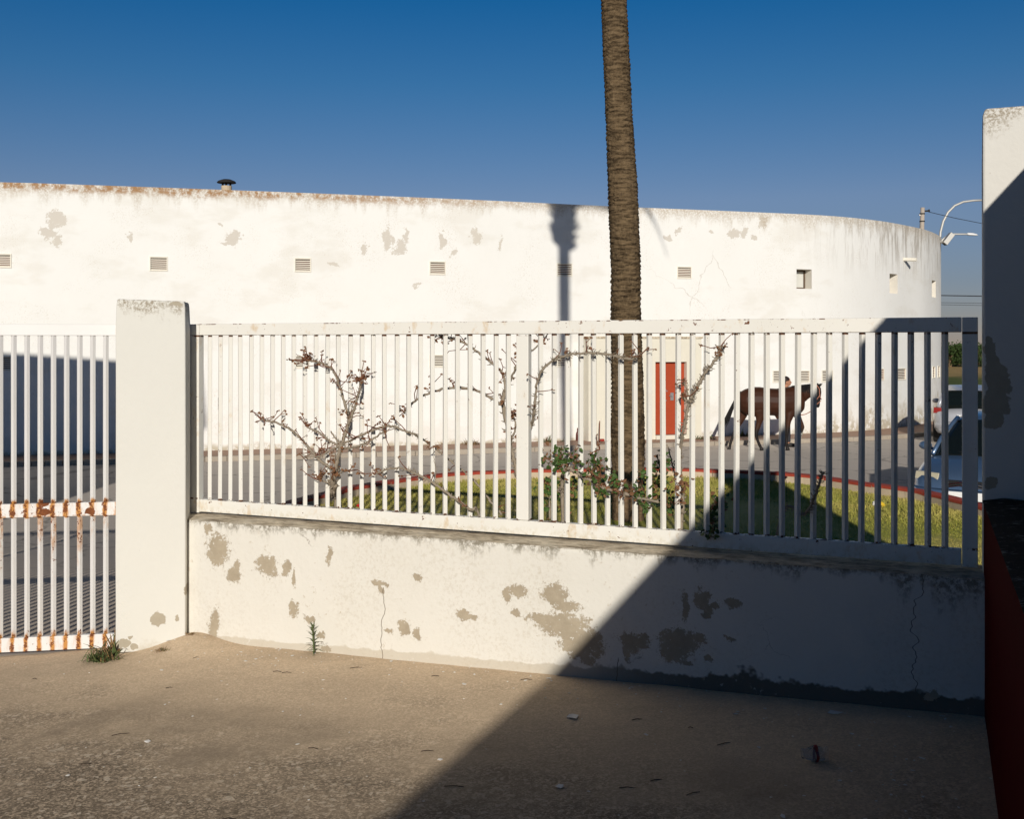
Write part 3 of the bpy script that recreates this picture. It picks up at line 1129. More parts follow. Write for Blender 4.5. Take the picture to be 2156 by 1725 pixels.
def fbox(mb, s0, s1, o0, o1, z0, z1):
    vs = [(*fence_xy(s, o), z) for z in (z0, z1) for s, o in ((s0, o0), (s1, o0), (s1, o1), (s0, o1))]
    return mb.add(vs, [(3, 2, 1, 0), (4, 5, 6, 7), (0, 1, 5, 4), (1, 2, 6, 5), (2, 3, 7, 6), (3, 0, 4, 7)])


wm = MB()
# front face as a fine sheet, faintly uneven
ns, nzv = 150, 36
vs = []
for i in range(ns + 1):
    s = S0 + (S1 - S0) * i / ns
    for j in range(nzv + 1):
        z = -0.15 + (0.872 + 0.15) * j / nzv
        e = 0.006 * mnoise.noise(Vector((s * 1.4, z * 1.4, 5))) + 0.0025 * mnoise.noise(Vector((s * 7, z * 7, 9)))
        if j == nzv:
            e += 0.006
        vs.append((*fence_xy(s, -0.172 + e), z))
wm.add(vs, [(i * (nzv + 1) + j, (i + 1) * (nzv + 1) + j, (i + 1) * (nzv + 1) + j + 1, i * (nzv + 1) + j + 1) for i in range(ns) for j in range(nzv)])
fbox(wm, S0, S1, -0.155, 0.13, -0.6, 0.868)
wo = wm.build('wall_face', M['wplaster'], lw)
cm = MB()
vs = []
no = 6
for i in range(ns + 1):
    s = S0 + (S1 - S0) * i / ns
    for j in range(no + 1):
        o_ = -0.168 + 0.31 * j / no
        z = 0.882 + 0.004 * mnoise.noise(Vector((s * 6, o_ * 9, 2))) + 0.003 * mnoise.noise(Vector((s * 21, o_ * 21, 2)))
        if j == 0:
            z -= 0.012 + 0.006 * mnoise.noise(Vector((s * 5, 3, 1)))
        if j == 1:
            z -= 0.004
        vs.append((*fence_xy(s, o_ - (0.006 if j == 0 else 0)), z))
cm.add(vs, [(i * (no + 1) + j, (i + 1) * (no + 1) + j, (i + 1) * (no + 1) + j + 1, i * (no + 1) + j + 1) for i in range(ns) for j in range(no)])
cm.build('coping', M['coping'], lw, smooth=True)

# ------------------------------------------------------------------ railing
fang = math.atan2(FA.y, FA.x)
rl = thing('railing', 'white painted steel railing of slim upright bars on the low wall', 'railing', (*fence_xy(2.4, 0), 0.885))
RO = rl.location


def rail(name, s0, s1, z0, z1, th=0.05):
    c = fence_xy((s0 + s1) / 2, 0)
    return MB().box((*c, (z0 + z1) / 2), (s1 - s0, th, z1 - z0), fang).build(name, M['fence'], rl, bevel=0.004)


rail('top_rail', 0.052, 4.712, 2.065, 2.14)
rail('bottom_rail', 0.052, 4.712, 0.90, 0.982)
rail('end_post', -0.04, 0.05, 0.892, 2.139, 0.054)
rail('end_post', 4.714, 4.787, 0.896, 2.139, 0.054)
rail('middle_post', 2.316, 2.392, 0.984, 2.063, 0.054)
fb = MB()
w = 0.0245 / math.sqrt(2)
fb.rings([[(w, 0, z), (0, w, z), (-w, 0, z), (0, -w, z)] for z in (0.0, 1.083)])
bar_me = fb.mesh('bar', M['fence'], bevel=0.0025)
for s in [0.118 + (2.2547 - 0.118) / 26 * k for k in range(27)] + [2.460 + (4.635 - 2.460) / 27 * k for k in range(28)]:
    b = link_mesh('bar', bar_me, rl)
    b.location = Vector((*fence_xy(s, 0), 0.982)) - RO
    b.rotation_euler = (R.uniform(-.004, .004), R.uniform(-.0045, .0045), fang + R.uniform(-.05, .05))

# ------------------------------------------------------------------ gate
gl = thing('gate', 'white steel bar gate with rust streaks on its middle and bottom rails', 'gate', (-4.5, 6.8, 0.03))
GO = gl.location
gang = math.atan2(GD.y, GD.x)


def gate_y(x):
    return 7.15 + 0.178 * (x + 2.585)


GL, GR = -7.05, -2.50


def grail(name, x0, x1, z0, z1, th=0.04):
    xm = (x0 + x1) / 2
    return MB().box((xm, gate_y(xm), (z0 + z1) / 2), ((x1 - x0) / GD.x, th, z1 - z0), gang).build(name, M['gate'], gl, bevel=0.003)


grail('top_rail', GL, GR, 2.062, 2.135)
grail('middle_rail', GL, GR, 0.895, 0.982)
grail('bottom_rail', GL, GR, 0.035, 0.125)
grail('end_post', GL - 0.08, GL - 0.001, 0.03, 2.135)
grail('middle_post', -5.95, -5.87, 0.127, 2.060, 0.045)
gb = MB()
wg = 0.0255 / math.sqrt(2)
gb.rings([[(wg, 0, z), (0, wg, z), (-wg, 0, z), (0, -wg, z)] for z in (0.0, 1.08)])
bar_u = gb.mesh('upper_bar', M['gate'], bevel=0.0025)
gb2 = MB()
gb2.rings([[(wg, 0, z), (0, wg, z), (-wg, 0, z), (0, -wg, z)] for z in (0.0, 0.77)])
bar_l = gb2.mesh('lower_bar', M['gate'], bevel=0.0025)
k = 0
while True:
    x = GX0 - GSTEP * k
    k += 1
    if x < GL + 0.03:
        break
    if -5.97 < x < -5.85:
        continue
    for nm, me, z in (('upper_bar', bar_u, 0.982), ('lower_bar', bar_l, 0.125)):
        b = link_mesh(nm, me, gl)
        b.location = Vector((x, gate_y(x), z)) - GO
        b.rotation_euler = (0, 0, gang + R.uniform(-.05, .05))

# ------------------------------------------------------------------ right-hand pillar, red ledge, side wall
tp_a = Vector(on_fence(2069, 1000, -0.06).xy)       # front left corner
tp_u = FA.copy()
tp_n = FN.copy()
blots = []
for x, y, w_, h_ in [(2100, 800, 24, 34), (2096, 850, 26, 34), (2084, 740, 11, 30), (2092, 885, 18, 20), (2090, 770, 16, 24), (2088, 1020, 13, 12), (2112, 790, 8, 20)]:
    q = on_fence(x, y, -0.06)
    blots.append((q.x * FA.x + q.y * FA.y, q.z, w_ * q.y / F * 1.05, h_ * q.y / F))
M['tpillar'] = make_pillar_plaster('tall_pillar_plaster', FA.x, FA.y, blots, 3.17, (0.66, 0.645, 0.60))
TPW = 0.60
tp = thing('tall_pillar', 'tall white plastered pillar at the right edge with a long bare patch', 'pillar', (*(tp_a + tp_u * 0.3), 0.0))
poly = [tp_a, tp_a + tp_u * TPW, tp_a + tp_u * TPW + tp_n * 0.36, tp_a + tp_n * 0.36]
mb = MB()
rings = []
lev = [-0.3, 0.4, 1.2, 1.8, 2.4, 2.9, 3.13, 3.165]
for k, z in enumerate(lev):
    c = sum(poly, Vector((0, 0))) / 4
    ins = 0.03 if k == len(lev) - 1 else 0
    rings.append([(q.x + (c.x - q.x) * ins + R.uniform(-.002, .002), q.y + (c.y - q.y) * ins + R.uniform(-.002, .002), z) for q in poly])
mb.rings(rings)
mb.build('shaft', M['tpillar'], tp, bevel=0.012)

RW = Vector((0.352, 0.936)).normalized()
rd = thing('red_ledge_wall', 'dark red painted low wall with a mossy top running in from the right', 'wall', (2.3, 3.5, 0.0))
ra = Vector(tp_a) - FN * 0.004 + FA * 0.004
LW = 8.0
rb = ra - RW * LW
rside = Vector((RW.y, -RW.x))
mb = MB()
mb.prism([rb, ra, ra + rside * 0.56, rb + rside * 0.56], -0.2, 1.235)
mb.build('red_face', M['redwall'], rd, bevel=0.006)
mb = MB()
nn_ = 60
vs = []
for i in range(nn_ + 1):
    t = LW * i / nn_
    for j in range(7):
        q = ra - RW * t + rside * (0.56 * j / 6 + (-0.006 if j == 0 else 0))
        vs.append((q.x, q.y, 1.25 - (0.014 if j == 0 else 0) + 0.006 * mnoise.noise(Vector((q.x * 9, q.y * 9, 3)))))
mb.add(vs, [(i * 7 + j, (i + 1) * 7 + j, (i + 1) * 7 + j + 1, i * 7 + j + 1) for i in range(nn_) for j in range(6)])
mb.build('wall_top', M['mossy'], rd, smooth=True)

# side wall of the neighbouring plot, out of sight on the right: its edge throws the long shade over the corner
sw_ = thing('boundary_wall', 'high plastered boundary wall behind the red ledge, beyond the right edge', 'wall', (2.0, 0.0, 0.0))
wa = ra + rside * 0.562 - RW * 0.0
N_ = Vector((-2.278, 0.738, 2.135))


def shade_z(p):
    C_ = Vector((2.31, 5.42, 2.64))
    return C_.z + (2.278 * (p.x - C_.x) - 0.738 * (p.y - C_.y)) / 2.135


mb = MB()
LB = 22.0
a, b = wa, wa - RW * LB
th = 0.20
mid_ = wa - RW * 8.0
prf = [(a, shade_z(a)), (mid_, shade_z(mid_)), (b, shade_z(mid_) + 0.12)]
rings = []
for v, zt_ in prf:
    w2 = v + rside * th
    rings.append([(v.x, v.y, -0.3), (v.x, v.y, zt_), (w2.x, w2.y, zt_), (w2.x, w2.y, -0.3)])
mb.rings(rings)
M['grey_render'] = simple('old_grey_render', (0.26, 0.25, 0.23), 0.95, 0.15, 4)
mb.build('wall_body', M['grey_render'], sw_)

# gatehouse block added unseen beyond the left edge; only its shadow on the building is in view
gh = thing('caster', 'plain white gatehouse block added unseen left of the gate to cast a shadow', 'building', (-11.0, 8.5, 0.0))
gz = 1.55 + 0.32 * (24.3 - 10.2)
mb = MB()
mb.box((-11.3, 8.3, gz / 2 - 0.3), (7.6, 3.8, gz + 0.6))
mb.build('walls', M['reveal'], gh)
mb = MB()
mb.box((-11.3, 8.3, gz + 0.06), (7.8, 4.0, 0.12))
mb.build('roof_slab', M['coping'], gh)
# ------------------------------------------------------------------ raised bed: kerb, turf, grass
RIM_PX = [(615, 1057), (651, 1047), (691, 1038), (731, 1027), (776, 1019.5), (816, 1013), (866, 1005.7), (922, 999.5), (987, 994), (1067, 990.7), (1136, 988), (1256, 986.5), (1382, 985),
          (1472, 987), (1527, 989.5), (1595, 992), (1690, 999.5), (1756, 1007), (1816, 1016), (1866, 1023), (1929, 1032), (1974, 1041), (2016, 1051), (2062, 1062)]
ZRIM, ZTURF = 0.45, 0.34
rim = []
for x, y in RIM_PX:
    d = F * (EYE - ZRIM) / (y - HY)
    rim.append(((x - CX) / F * d, d))
rim = [(-2.05, 7.55), (-2.2, 8.6), (-2.25, 9.8)] + rim + [(4.75, 9.6), (4.7, 8.2), (4.55, 6.6), (4.4, 5.0)]
rim = catmull(rim, 6)
# even steps
seg = [0.0]
for i in range(1, len(rim)):
    seg.append(seg[-1] + (rim[i] - rim[i - 1]).length)
NK = 26


def rim_at(s):
    for i in range(1, len(seg)):
        if seg[i] >= s or i == len(seg) - 1:
            t = (s - seg[i - 1]) / (seg[i] - seg[i - 1])
            tg = (rim[i] - rim[i - 1]).normalized()
            return rim[i - 1].lerp(rim[i], min(1, t)), Vector((tg.y, -tg.x))     # normal points into the bed


bed = structure(bpy.data.objects.new('bed_kerb', None))
COL.objects.link(bed)
for k in range(NK):
    a0, a1 = seg[-1] * k / NK + 0.004, seg[-1] * (k + 1) / NK - 0.004
    outp, inp = [], []
    for j in range(6):
        p, n = rim_at(a0 + (a1 - a0) * j / 5)
        outp.append(p - n * 0.09)
        inp.append(p + n * 0.06)
    jz = R.uniform(-.006, .006)
    poly = outp + inp[::-1]
    lo = MB().prism(poly, -0.55, ZRIM - 0.012 + jz).build('kerb_stone', M['kerbstone'], bed)
    # the painted top runs a little ragged down the inner face
    vs, fs = [], []
    mm = 24
    for j in range(mm + 1):
        p, n = rim_at(a0 + (a1 - a0) * j / mm)
        drip = 0.030 + 0.016 * max(0, mnoise.noise(Vector((p.x * 3, p.y * 3, 2)))) + 0.02 * max(0, mnoise.noise(Vector((p.x * 11, p.y * 11, 8))) - 0.25)
        o, q = p - n * 0.094, p + n * 0.0635
        vs += [(o.x, o.y, -0.45), (o.x, o.y, ZRIM + jz - 0.004), (p.x - n.x * .08, p.y - n.y * .08, ZRIM + jz), (p.x + n.x * .05, p.y + n.y * .05, ZRIM + jz), (q.x, q.y, ZRIM + jz - 0.005), (q.x, q.y, ZRIM + jz - drip)]
    for j in range(mm):
        for i in range(5):
            fs.append((j * 6 + i, j * 6 + i + 1, (j + 1) * 6 + i + 1, (j + 1) * 6 + i))
    cover = MB().add(vs, fs).build('kerb_paint', M['redkerb'], bed)

inner_poly = [rim_at(seg[-1] * k / 120)[0] + rim_at(seg[-1] * k / 120)[1] * 0.05 for k in range(121)]
fpoly = [Vector(fence_xy(s, 0.131)) for s in (5.4, 4, 3, 2, 1, 0.0)]
bedpoly = inner_poly + fpoly
bp = np.array([(p.x, p.y) for p in bedpoly])


def inside(px, py):
    r = np.zeros(len(px), dtype=bool)
    n = len(bp)
    j = n - 1
    for i in range(n):
        xi, yi = bp[i]
        xj, yj = bp[j]
        c = ((yi > py) != (yj > py)) & (px < (xj - xi) * (py - yi) / (yj - yi + 1e-12) + xi)
        r ^= c
        j = i
    return r


tb = MB()
cx_, cy_ = 1.0, 9.5
n = len(bedpoly)
tb.add([(p.x, p.y, ZTURF) for p in bedpoly] + [(cx_, cy_, ZTURF + 0.03)], [(i, (i + 1) % n, n) for i in range(n)])
structure(tb.build('lawn', M['turf']))
rng = np.random.default_rng(5)
NB = 120000
px_ = rng.uniform(-2.4, 4.9, NB * 2)
py_ = rng.uniform(5.0, 14.0, NB * 2)
ok = inside(px_, py_)
px_, py_ = px_[ok][:NB], py_[ok][:NB]
nb = len(px_)
h = rng.uniform(0.014, 0.034, nb) * (0.8 + 0.5 * (np.sin(px_ * 2.1) * np.cos(py_ * 1.7)))
an = rng.uniform(0, 2 * np.pi, nb)
wd = rng.uniform(0.0035, 0.007, nb)
lean = rng.normal(0, 0.022, (nb, 2))
V = np.zeros((nb, 3, 3), dtype=np.float32)
V[:, 0, 0] = px_ - np.cos(an) * wd
V[:, 0, 1] = py_ - np.sin(an) * wd
V[:, 1, 0] = px_ + np.cos(an) * wd
V[:, 1, 1] = py_ + np.sin(an) * wd
V[:, :2, 2] = ZTURF - 0.003
V[:, 2, 0] = px_ + lean[:, 0]
V[:, 2, 1] = py_ + lean[:, 1]
V[:, 2, 2] = ZTURF + h + 0.01
g = np_mesh('grass', V.reshape(-1, 3), np.arange(nb * 3).reshape(-1, 3), M['blade'])
g['kind'] = 'stuff'
g['label'] = 'short sunlit lawn grass inside the red kerb'

# ------------------------------------------------------------------ palm
pal = thing('palm_tree', 'tall leaning palm with a bare ringed brown trunk behind the railing', 'palm tree', (*at(1325, 1097, 10.3).xy, ZTURF))
PO = pal.location
DP = 10.3
prof = [(1097, 1324, 33), (1060, 1323, 34), (1000, 1323, 34.5), (901, 1321.5, 35.5), (801, 1320.5, 33.7), (668, 1317.6, 31.5), (564, 1317.6, 31.5), (390, 1311, 31), (217, 1302, 27.8), (0, 1292.6, 27),
        (-300, 1284, 28), (-700, 1280, 32), (-1150, 1278, 33)]
pz = [EYE + (HY - y) / F * DP for y, _, _ in prof]
pxx = [(x - CX) / F * DP for _, x, _ in prof]
prr = [r / F * DP for _, _, r in prof]
pz[0] = ZTURF - 0.05
zs = np.concatenate([np.arange(ZTURF - 0.05, 6.2, 0.0085), np.arange(6.2, pz[-1], 0.03)])
NSD = 72
tv = np.zeros((len(zs), NSD, 3), dtype=np.float32)
rg = random.Random(3)
ringz, zz = [], ZTURF
while zz < pz[-1] + 0.2:
    ringz.append(zz)
    zz += rg.uniform(0.028, 0.055) if zz < 7 else 0.08
ringz = np.array(ringz)
for i, z in enumerate(zs):
    cx2 = np.interp(z, pz, pxx)
    r0 = np.interp(z, pz, prr)
    rough = 1.0 - sm(0.9, 1.6, z)
    for j in range(NSD):
        a = 2 * math.pi * j / NSD
        ca, sa = math.cos(a), math.sin(a)
        zt = z + 0.055 * mnoise.noise(Vector((ca * 1.7, sa * 1.7, z * 1.3))) + 0.02 * mnoise.noise(Vector((ca * 4, sa * 4, z * 3)))
        k = np.searchsorted(ringz, zt) - 1
        k = max(0, min(len(ringz) - 2, k))
        ph = (zt - ringz[k]) / (ringz[k + 1] - ringz[k])
        amp = 0.5 + 0.8 * abs(mnoise.noise(Vector((ca * 2.3, sa * 2.3, float(ringz[k]) * 9))))
        saw = (0.5 - ph) * 0.15 * amp * (1 - rough) if z < 6.2 else 0
        nz_ = 0.05 * mnoise.noise(Vector((ca * 5, sa * 5, z * 9))) + 0.035 * mnoise.noise(Vector((ca * 9, sa * 9, z * 31)))
        nz_ += rough * (0.10 * mnoise.noise(Vector((ca * 5, sa * 5, z * 14))) + 0.08 * mnoise.noise(Vector((ca * 11, sa * 11, z * 30)))) + 0.02 * mnoise.noise(Vector((ca * 2, sa * 2, z * 2)))
        r = r0 * (0.985 + saw + nz_)
        tv[i, j] = (cx2 + ca * r, DP + sa * r, z)
tv -= np.array(PO, dtype=np.float32)
ii, jj = np.meshgrid(np.arange(len(zs) - 1), np.arange(NSD), indexing='ij')
q = np.stack([ii * NSD + jj, ii * NSD + (jj + 1) % NSD, (ii + 1) * NSD + (jj + 1) % NSD, (ii + 1) * NSD + jj], -1).reshape(-1, 4)
np_mesh('trunk', tv.reshape(-1, 3), q, M['bark'], pal)
# the crown, above the picture: its shadow lies on the building
M['frond'] = simple('palm_frond', (0.055, 0.085, 0.025), 0.6, 0.3, 6)
M['deadfrond'] = simple('dead_frond_base', (0.20, 0.14, 0.075), 0.9, 0.3, 8)
tx, tz = pxx[-1], pz[-1]
sk = MB()
for k in range(46):
    a = k * 2.399
    z0 = tz - 0.42 + 0.95 * k / 46
    L = 0.30 + 0.20 * R.random()
    up = 0.35 * (k / 46) + R.uniform(-.1, .3)
    d = Vector((math.cos(a), math.sin(a), 0))
    b = Vector((tx, DP, z0)) + d * 0.08
    e = b + d * L * 0.7 + Vector((0, 0, L * (up + 0.4)))
    sk.tube([b, (b + e) / 2 + d * 0.03, e], [0.07, 0.055, 0.03], 5)
sk.build('leaf_bases', M['deadfrond'], pal)
fr = MB()
for k in range(26):
    a = k * 2.399 + 0.3
    el = math.radians(42 + 40 * (k % 6) / 5)
    L = R.uniform(2.1, 2.7)
    if k == 0:
        a, el, L = -0.12, math.radians(40), 4.2
    base = Vector((tx, DP, tz + 0.5))
    d = Vector((math.cos(a), math.sin(a), 0))
    pts = []
    nseg = 12
    for i in range(nseg + 1):
        t = i / nseg
        droop = (0.80 * t ** 3 if k == 0 else 0.45 * t * t) * L
        pts.append(base + d * (math.cos(el) * L * t * (1 - 0.15 * t)) + Vector((0, 0, math.sin(el) * L * t - droop)))
    fr.tube(pts, [0.025 * (1 - 0.8 * i / nseg) for i in range(nseg + 1)], 4)
    sd_ = d.cross(Vector((0, 0, 1)))
    for i in range(2, nseg + 1):
        for h_ in range(3):
            t = (i - 1 + h_ / 3) / nseg
            j0 = min(nseg - 1, int(t * nseg))
            p = pts[j0].lerp(pts[j0 + 1], t * nseg - j0)
            T = (pts[j0 + 1] - pts[j0]).normalized()
            ll = 0.48 * math.sin(math.pi * min(1, 0.12 + 0.85 * t)) + 0.08
            for sg in (-1, 1):
                tip = p + sd_ * sg * ll * 0.85 + T * ll * 0.5 + Vector((0, 0, -ll * 0.25))
                m_ = T * (0.05 if k == 0 else 0.022)
                fr.add([p - m_, p + m_, tip], [(0, 1, 2)])
fr.build('crown', M['frond'], pal)

# ------------------------------------------------------------------ roses
M['cane'] = simple('rose_cane_bark', (0.27, 0.225, 0.17), 0.9, 0.3, 40, bump=0.003)
M['twig'] = simple('red_brown_twig', (0.17, 0.065, 0.035), 0.8, 0.35, 30)
M['dryleaf'] = simple('dry_leaf', (0.20, 0.10, 0.05), 0.85, 0.45, 60)
M['leaf'] = simple('rose_leaf', (0.055, 0.105, 0.022), 0.5, 0.45, 50, spec=0.4)
M['petal'] = simple('red_petal', (0.62, 0.02, 0.025), 0.6, 0.2, 40)


def leafblade(mb, c, size, rnd):
    """a small folded oval leaf"""
    d = Vector((rnd.uniform(-1, 1), rnd.uniform(-1, 1), rnd.uniform(-0.9, 0.5))).normalized()
    s = d.cross(Vector((rnd.uniform(-1, 1), rnd.uniform(-1, 1), rnd.uniform(-.3, 1)))).normalized()
    nrm = d.cross(s)
    L, W = size, size * rnd.uniform(0.26, 0.36)
    f = nrm * W * 0.45
    q = [c, c + d * L * .3 + s * W + f, c + d * L * .7 + s * W * .8 + f, c + d * L, c + d * L * .7 - s * W * .8 + f, c + d * L * .3 - s * W + f, c + d * L * .35, c + d * L * .68]
    mb.add(q, [(0, 6, 5), (0, 1, 6), (6, 1, 2, 7), (6, 7, 4, 5), (7, 2, 3), (7, 3, 4)])


class Rose:
    def __init__(s, name, label, base, seed):
        s.t = thing(name, label, 'rose bush', base, 'old rose bushes along the railing')
        s.r = random.Random(seed)
        s.cane, s.twig, s.dry, s.leaf = MB(), MB(), MB(), MB()

    def branch(s, pts, rad, nodes=True, tip=0, twigs=0, dens=1.0):
        """pts: (Vector) list; rad px-free metres list"""
        sp = catmull3(pts, 7)
        n = len(sp)
        rr = []
        for i in range(n):
            t = i / (n - 1) * (len(rad) - 1)
            k = min(len(rad) - 2, int(t))
            base = rad[k] + (rad[k + 1] - rad[k]) * (t - k)
            rr.append(base * 0.88 * (1 + 0.10 * s.r.uniform(-1, 1)))
        sp = [p + Vector((s.r.uniform(-1, 1), s.r.uniform(-1, 1), s.r.uniform(-1, 1))) * 0.003 for p in sp]
        s.cane.tube(sp, rr, 7)
        if nodes:
            # spurs and thorns
            L = sum((sp[i + 1] - sp[i]).length for i in range(n - 1))
            for _ in range(int(L * 42 * dens)):
                i = s.r.randrange(n - 1)
                p = sp[i].lerp(sp[i + 1], s.r.random())
                T = (sp[i + 1] - sp[i]).normalized()
                d = T.cross(Vector((s.r.uniform(-1, 1), s.r.uniform(-1, 1), s.r.uniform(-1, 1)))).normalized()
                l = s.r.uniform(0.010, 0.024)
                s.cane.tube([p, p + d * (rr[i] + l * .4), p + d * (rr[i] + l) + T * l * .5], [rr[i] * .55, rr[i] * .34, 0.0012], 4)
        for _ in range(int(twigs * 1.8)):
            i = s.r.randrange(int(n * 0.15), n)
            s.sprig(sp[i], s.r.uniform(0.04, 0.13))
        for _ in range(tip):
            s.sprig(sp[-1], s.r.uniform(0.05, 0.12))
            s.sprig(sp[-1], s.r.uniform(0.02, 0.05))
        return sp

    def sprig(s, p, L):
        d = Vector((s.r.uniform(-1, 1), s.r.uniform(-.7, .4), s.r.uniform(-.35, 1.1))).normalized()
        q1 = p + d * L * .5 + Vector((s.r.uniform(-1, 1), 0, s.r.uniform(-1, 1))) * L * .12
        q2 = p + d * L + Vector((s.r.uniform(-1, 1), 0, s.r.uniform(-.5, 1))) * L * .15
        s.twig.tube([p, q1, q2], [0.0032, 0.0025, 0.0018], 4)
        for k in range(3):
            leafblade(s.dry, q2, s.r.uniform(0.012, 0.024), s.r)
        if s.r.random() < .5:
            e = q1 + Vector((s.r.uniform(-1, 1), s.r.uniform(-.5, .5), s.r.uniform(-.3, 1))).normalized() * L * .45
            s.twig.tube([q1, e], [0.0022, 0.0014], 4)
            for k in range(3):
                leafblade(s.dry, e, s.r.uniform(0.012, 0.022), s.r)

    def clump(s, c, n, spread, size, dry=0.2):
        c = Vector(c)
        for _ in range(n):
            p = c + Vector((s.r.gauss(0, 1), s.r.gauss(0, .8), s.r.gauss(0, 1))) * spread
            leafblade(s.dry if s.r.random() < dry else s.leaf, p, size * s.r.uniform(.6, 1.2), s.r)
            if s.r.random() < .3:
                s.twig.tube([c, p], [0.002, 0.0014], 3)

    def done(s):
        s.cane.build('cane', M['cane'], s.t, smooth=True)
        if s.twig.v:
            s.twig.build('twigs', M['twig'], s.t)['kind'] = 'stuff'
        if s.dry.v:
            s.dry.build('dry_leaves', M['dryleaf'], s.t)['kind'] = 'stuff'
        if s.leaf.v:
            s.leaf.build('leaves', M['leaf'], s.t)['kind'] = 'stuff'


def catmull3(pts, n):
    out = []
    P_ = [Vector(p) for p in pts]
    for i in range(len(P_) - 1):
        a, b, c, d = P_[max(i - 1, 0)], P_[i], P_[i + 1], P_[min(i + 2, len(P_) - 1)]
        for k in range(n):
            t = k / n
            out.append(0.5 * ((2 * b) + (c - a) * t + (2 * a - 5 * b + 4 * c - d) * t * t + (3 * b - a - 3 * c + d) * t ** 3))
    out.append(P_[-1])
    return out


def cA(c, off):            # survey frame of the first bush
    return on_fence((1050 + c[0] / 2.464) / 1.739, (1200 + c[1] / 2.464) / 1.739, off)


def c6(c, off):
    return on_fence((940 + c[0] * 0.436) / 1.739, (1350 + c[1] * 0.436) / 1.739, off)


def path(fn, pts, o0, o1, wob=0.03, rnd=R):
    n = len(pts)
    return [fn(p, o0 + (o1 - o0) * i / (n - 1) + rnd.uniform(-wob, wob)) for i, p in enumerate(pts)]


def px_r(fn, c, px):
    """cane radius in metres for a width in display pixels"""
    return px * on_fence(1000, 900, 0).y / F


kpx = 6.6 / F

r1 = Rose('rose_bush', 'bare spreading rose bush with many forked canes at the left of the railing', tuple(cA((470, 1640), 0.14).xy) + (ZTURF,), 1)
base = Vector((*cA((470, 1640), 0.14).xy, ZTURF - 0.02))
tr = [base, cA((460, 1600), 0.12), cA((430, 1500), 0.06), cA((418, 1400), -0.04), cA((440, 1280), -0.075), cA((470, 1130), -0.08), cA((500, 1040), -0.085), cA((540, 920), -0.09), cA((590, 780), -0.09), cA((630, 660), -0.10), cA((660, 540), -0.11), cA((672, 470), -0.11)]
r1.branch(tr, [10 * kpx, 9.5 * kpx, 8.0 * kpx, 6.2 * kpx, 5 * kpx, 4.5 * kpx, 4 * kpx, 3.4 * kpx, 3 * kpx, 2.6 * kpx], tip=7, twigs=6)
r1.branch(path(cA, [(440, 1420), (410, 1470), (400, 1520)], -0.03, 0.05, 0.01), [7 * kpx, 7 * kpx, 5 * kpx])
r1.branch(path(cA, [(560, 830), (545, 760), (510, 640), (475, 520), (440, 430), (400, 370), (330, 330), (250, 305), (185, 290)], -0.09, -0.12), [3.4 * kpx, 3 * kpx, 2.8 * kpx], tip=9, twigs=8)
r1.branch(path(cA, [(515, 1045), (640, 985), (740, 940), (840, 905), (920, 890), (1000, 905), (1100, 945)], -0.085, -0.06, 0.012), [3.2 * kpx, 2.8 * kpx, 2.6 * kpx], twigs=6)
r1.branch([cA((1100, 945), -0.06), cA((1160, 968), -0.01), cA((1200, 990), 0.05), c6((1340, 560), 0.08), c6((1400, 600), 0.1), c6((1480, 650), 0.1), c6((1560, 720), 0.1), c6((1660, 800), 0.1), c6((1760, 880), 0.12), c6((1860, 980), 0.12), c6((1960, 1110), 0.12), c6((2060, 1230), 0.12)],
          [2.6 * kpx, 2.4 * kpx, 2.6 * kpx, 2.8 * kpx], twigs=3)
r1.branch(path(cA, [(500, 1090), (560, 1085), (640, 1070), (740, 1030), (800, 990), (880, 940)], -0.08, -0.13, 0.01), [3.2 * kpx, 2.6 * kpx, 2 * kpx], tip=2, twigs=3)
r1.branch(path(cA, [(425, 1290), (370, 1250), (290, 1190), (210, 1100), (140, 1020), (60, 940), (0, 900), (-110, 853), (-228, 832)], -0.06, -0.15, 0.012), [3.6 * kpx, 3.2 * kpx, 2.8 * kpx, 2.4 * kpx], tip=3, twigs=5)
r1.branch(path(cA, [(490, 1075), (440, 1050), (380, 1020), (330, 970), (270, 935), (185, 900)], -0.08, -0.13, 0.01), [3 * kpx, 2.4 * kpx, 2 * kpx], tip=3, twigs=4)
r1.branch(path(cA, [(480, 1065), (350, 1130), (290, 1165), (150, 1165)], -0.085, -0.12, 0.01), [2.6 * kpx, 2 * kpx, 1.4 * kpx], tip=2, twigs=2)
r1.branch(path(cA, [(480, 1050), (440, 1000), (400, 938)], -0.08, -0.12, 0.01), [2.6 * kpx, 2 * kpx, 1.8 * kpx])
r1.branch(path(cA, [(430, 1360), (480, 1310), (550, 1295)], -0.06, -0.12, 0.01), [2.6 * kpx, 2 * kpx, 1.6 * kpx], tip=2)
r1.branch(path(cA, [(400, 1420), (340, 1390), (260, 1370)], -0.05, -0.12, 0.01), [2.2 * kpx, 1.8 * kpx, 1.2 * kpx], tip=2)
for c_, n_ in (((350, 1310), 16), ((300, 1330), 10), ((430, 1260), 10), ((420, 1180), 8), ((520, 750), 6), ((690, 450), 14), ((180, 270), 10), ((530, 1060), 6), ((420, 1330), 10)):
    r1.clump(cA(c_, -0.10), n_, 0.018, 0.028, 1.0)
r1.done()

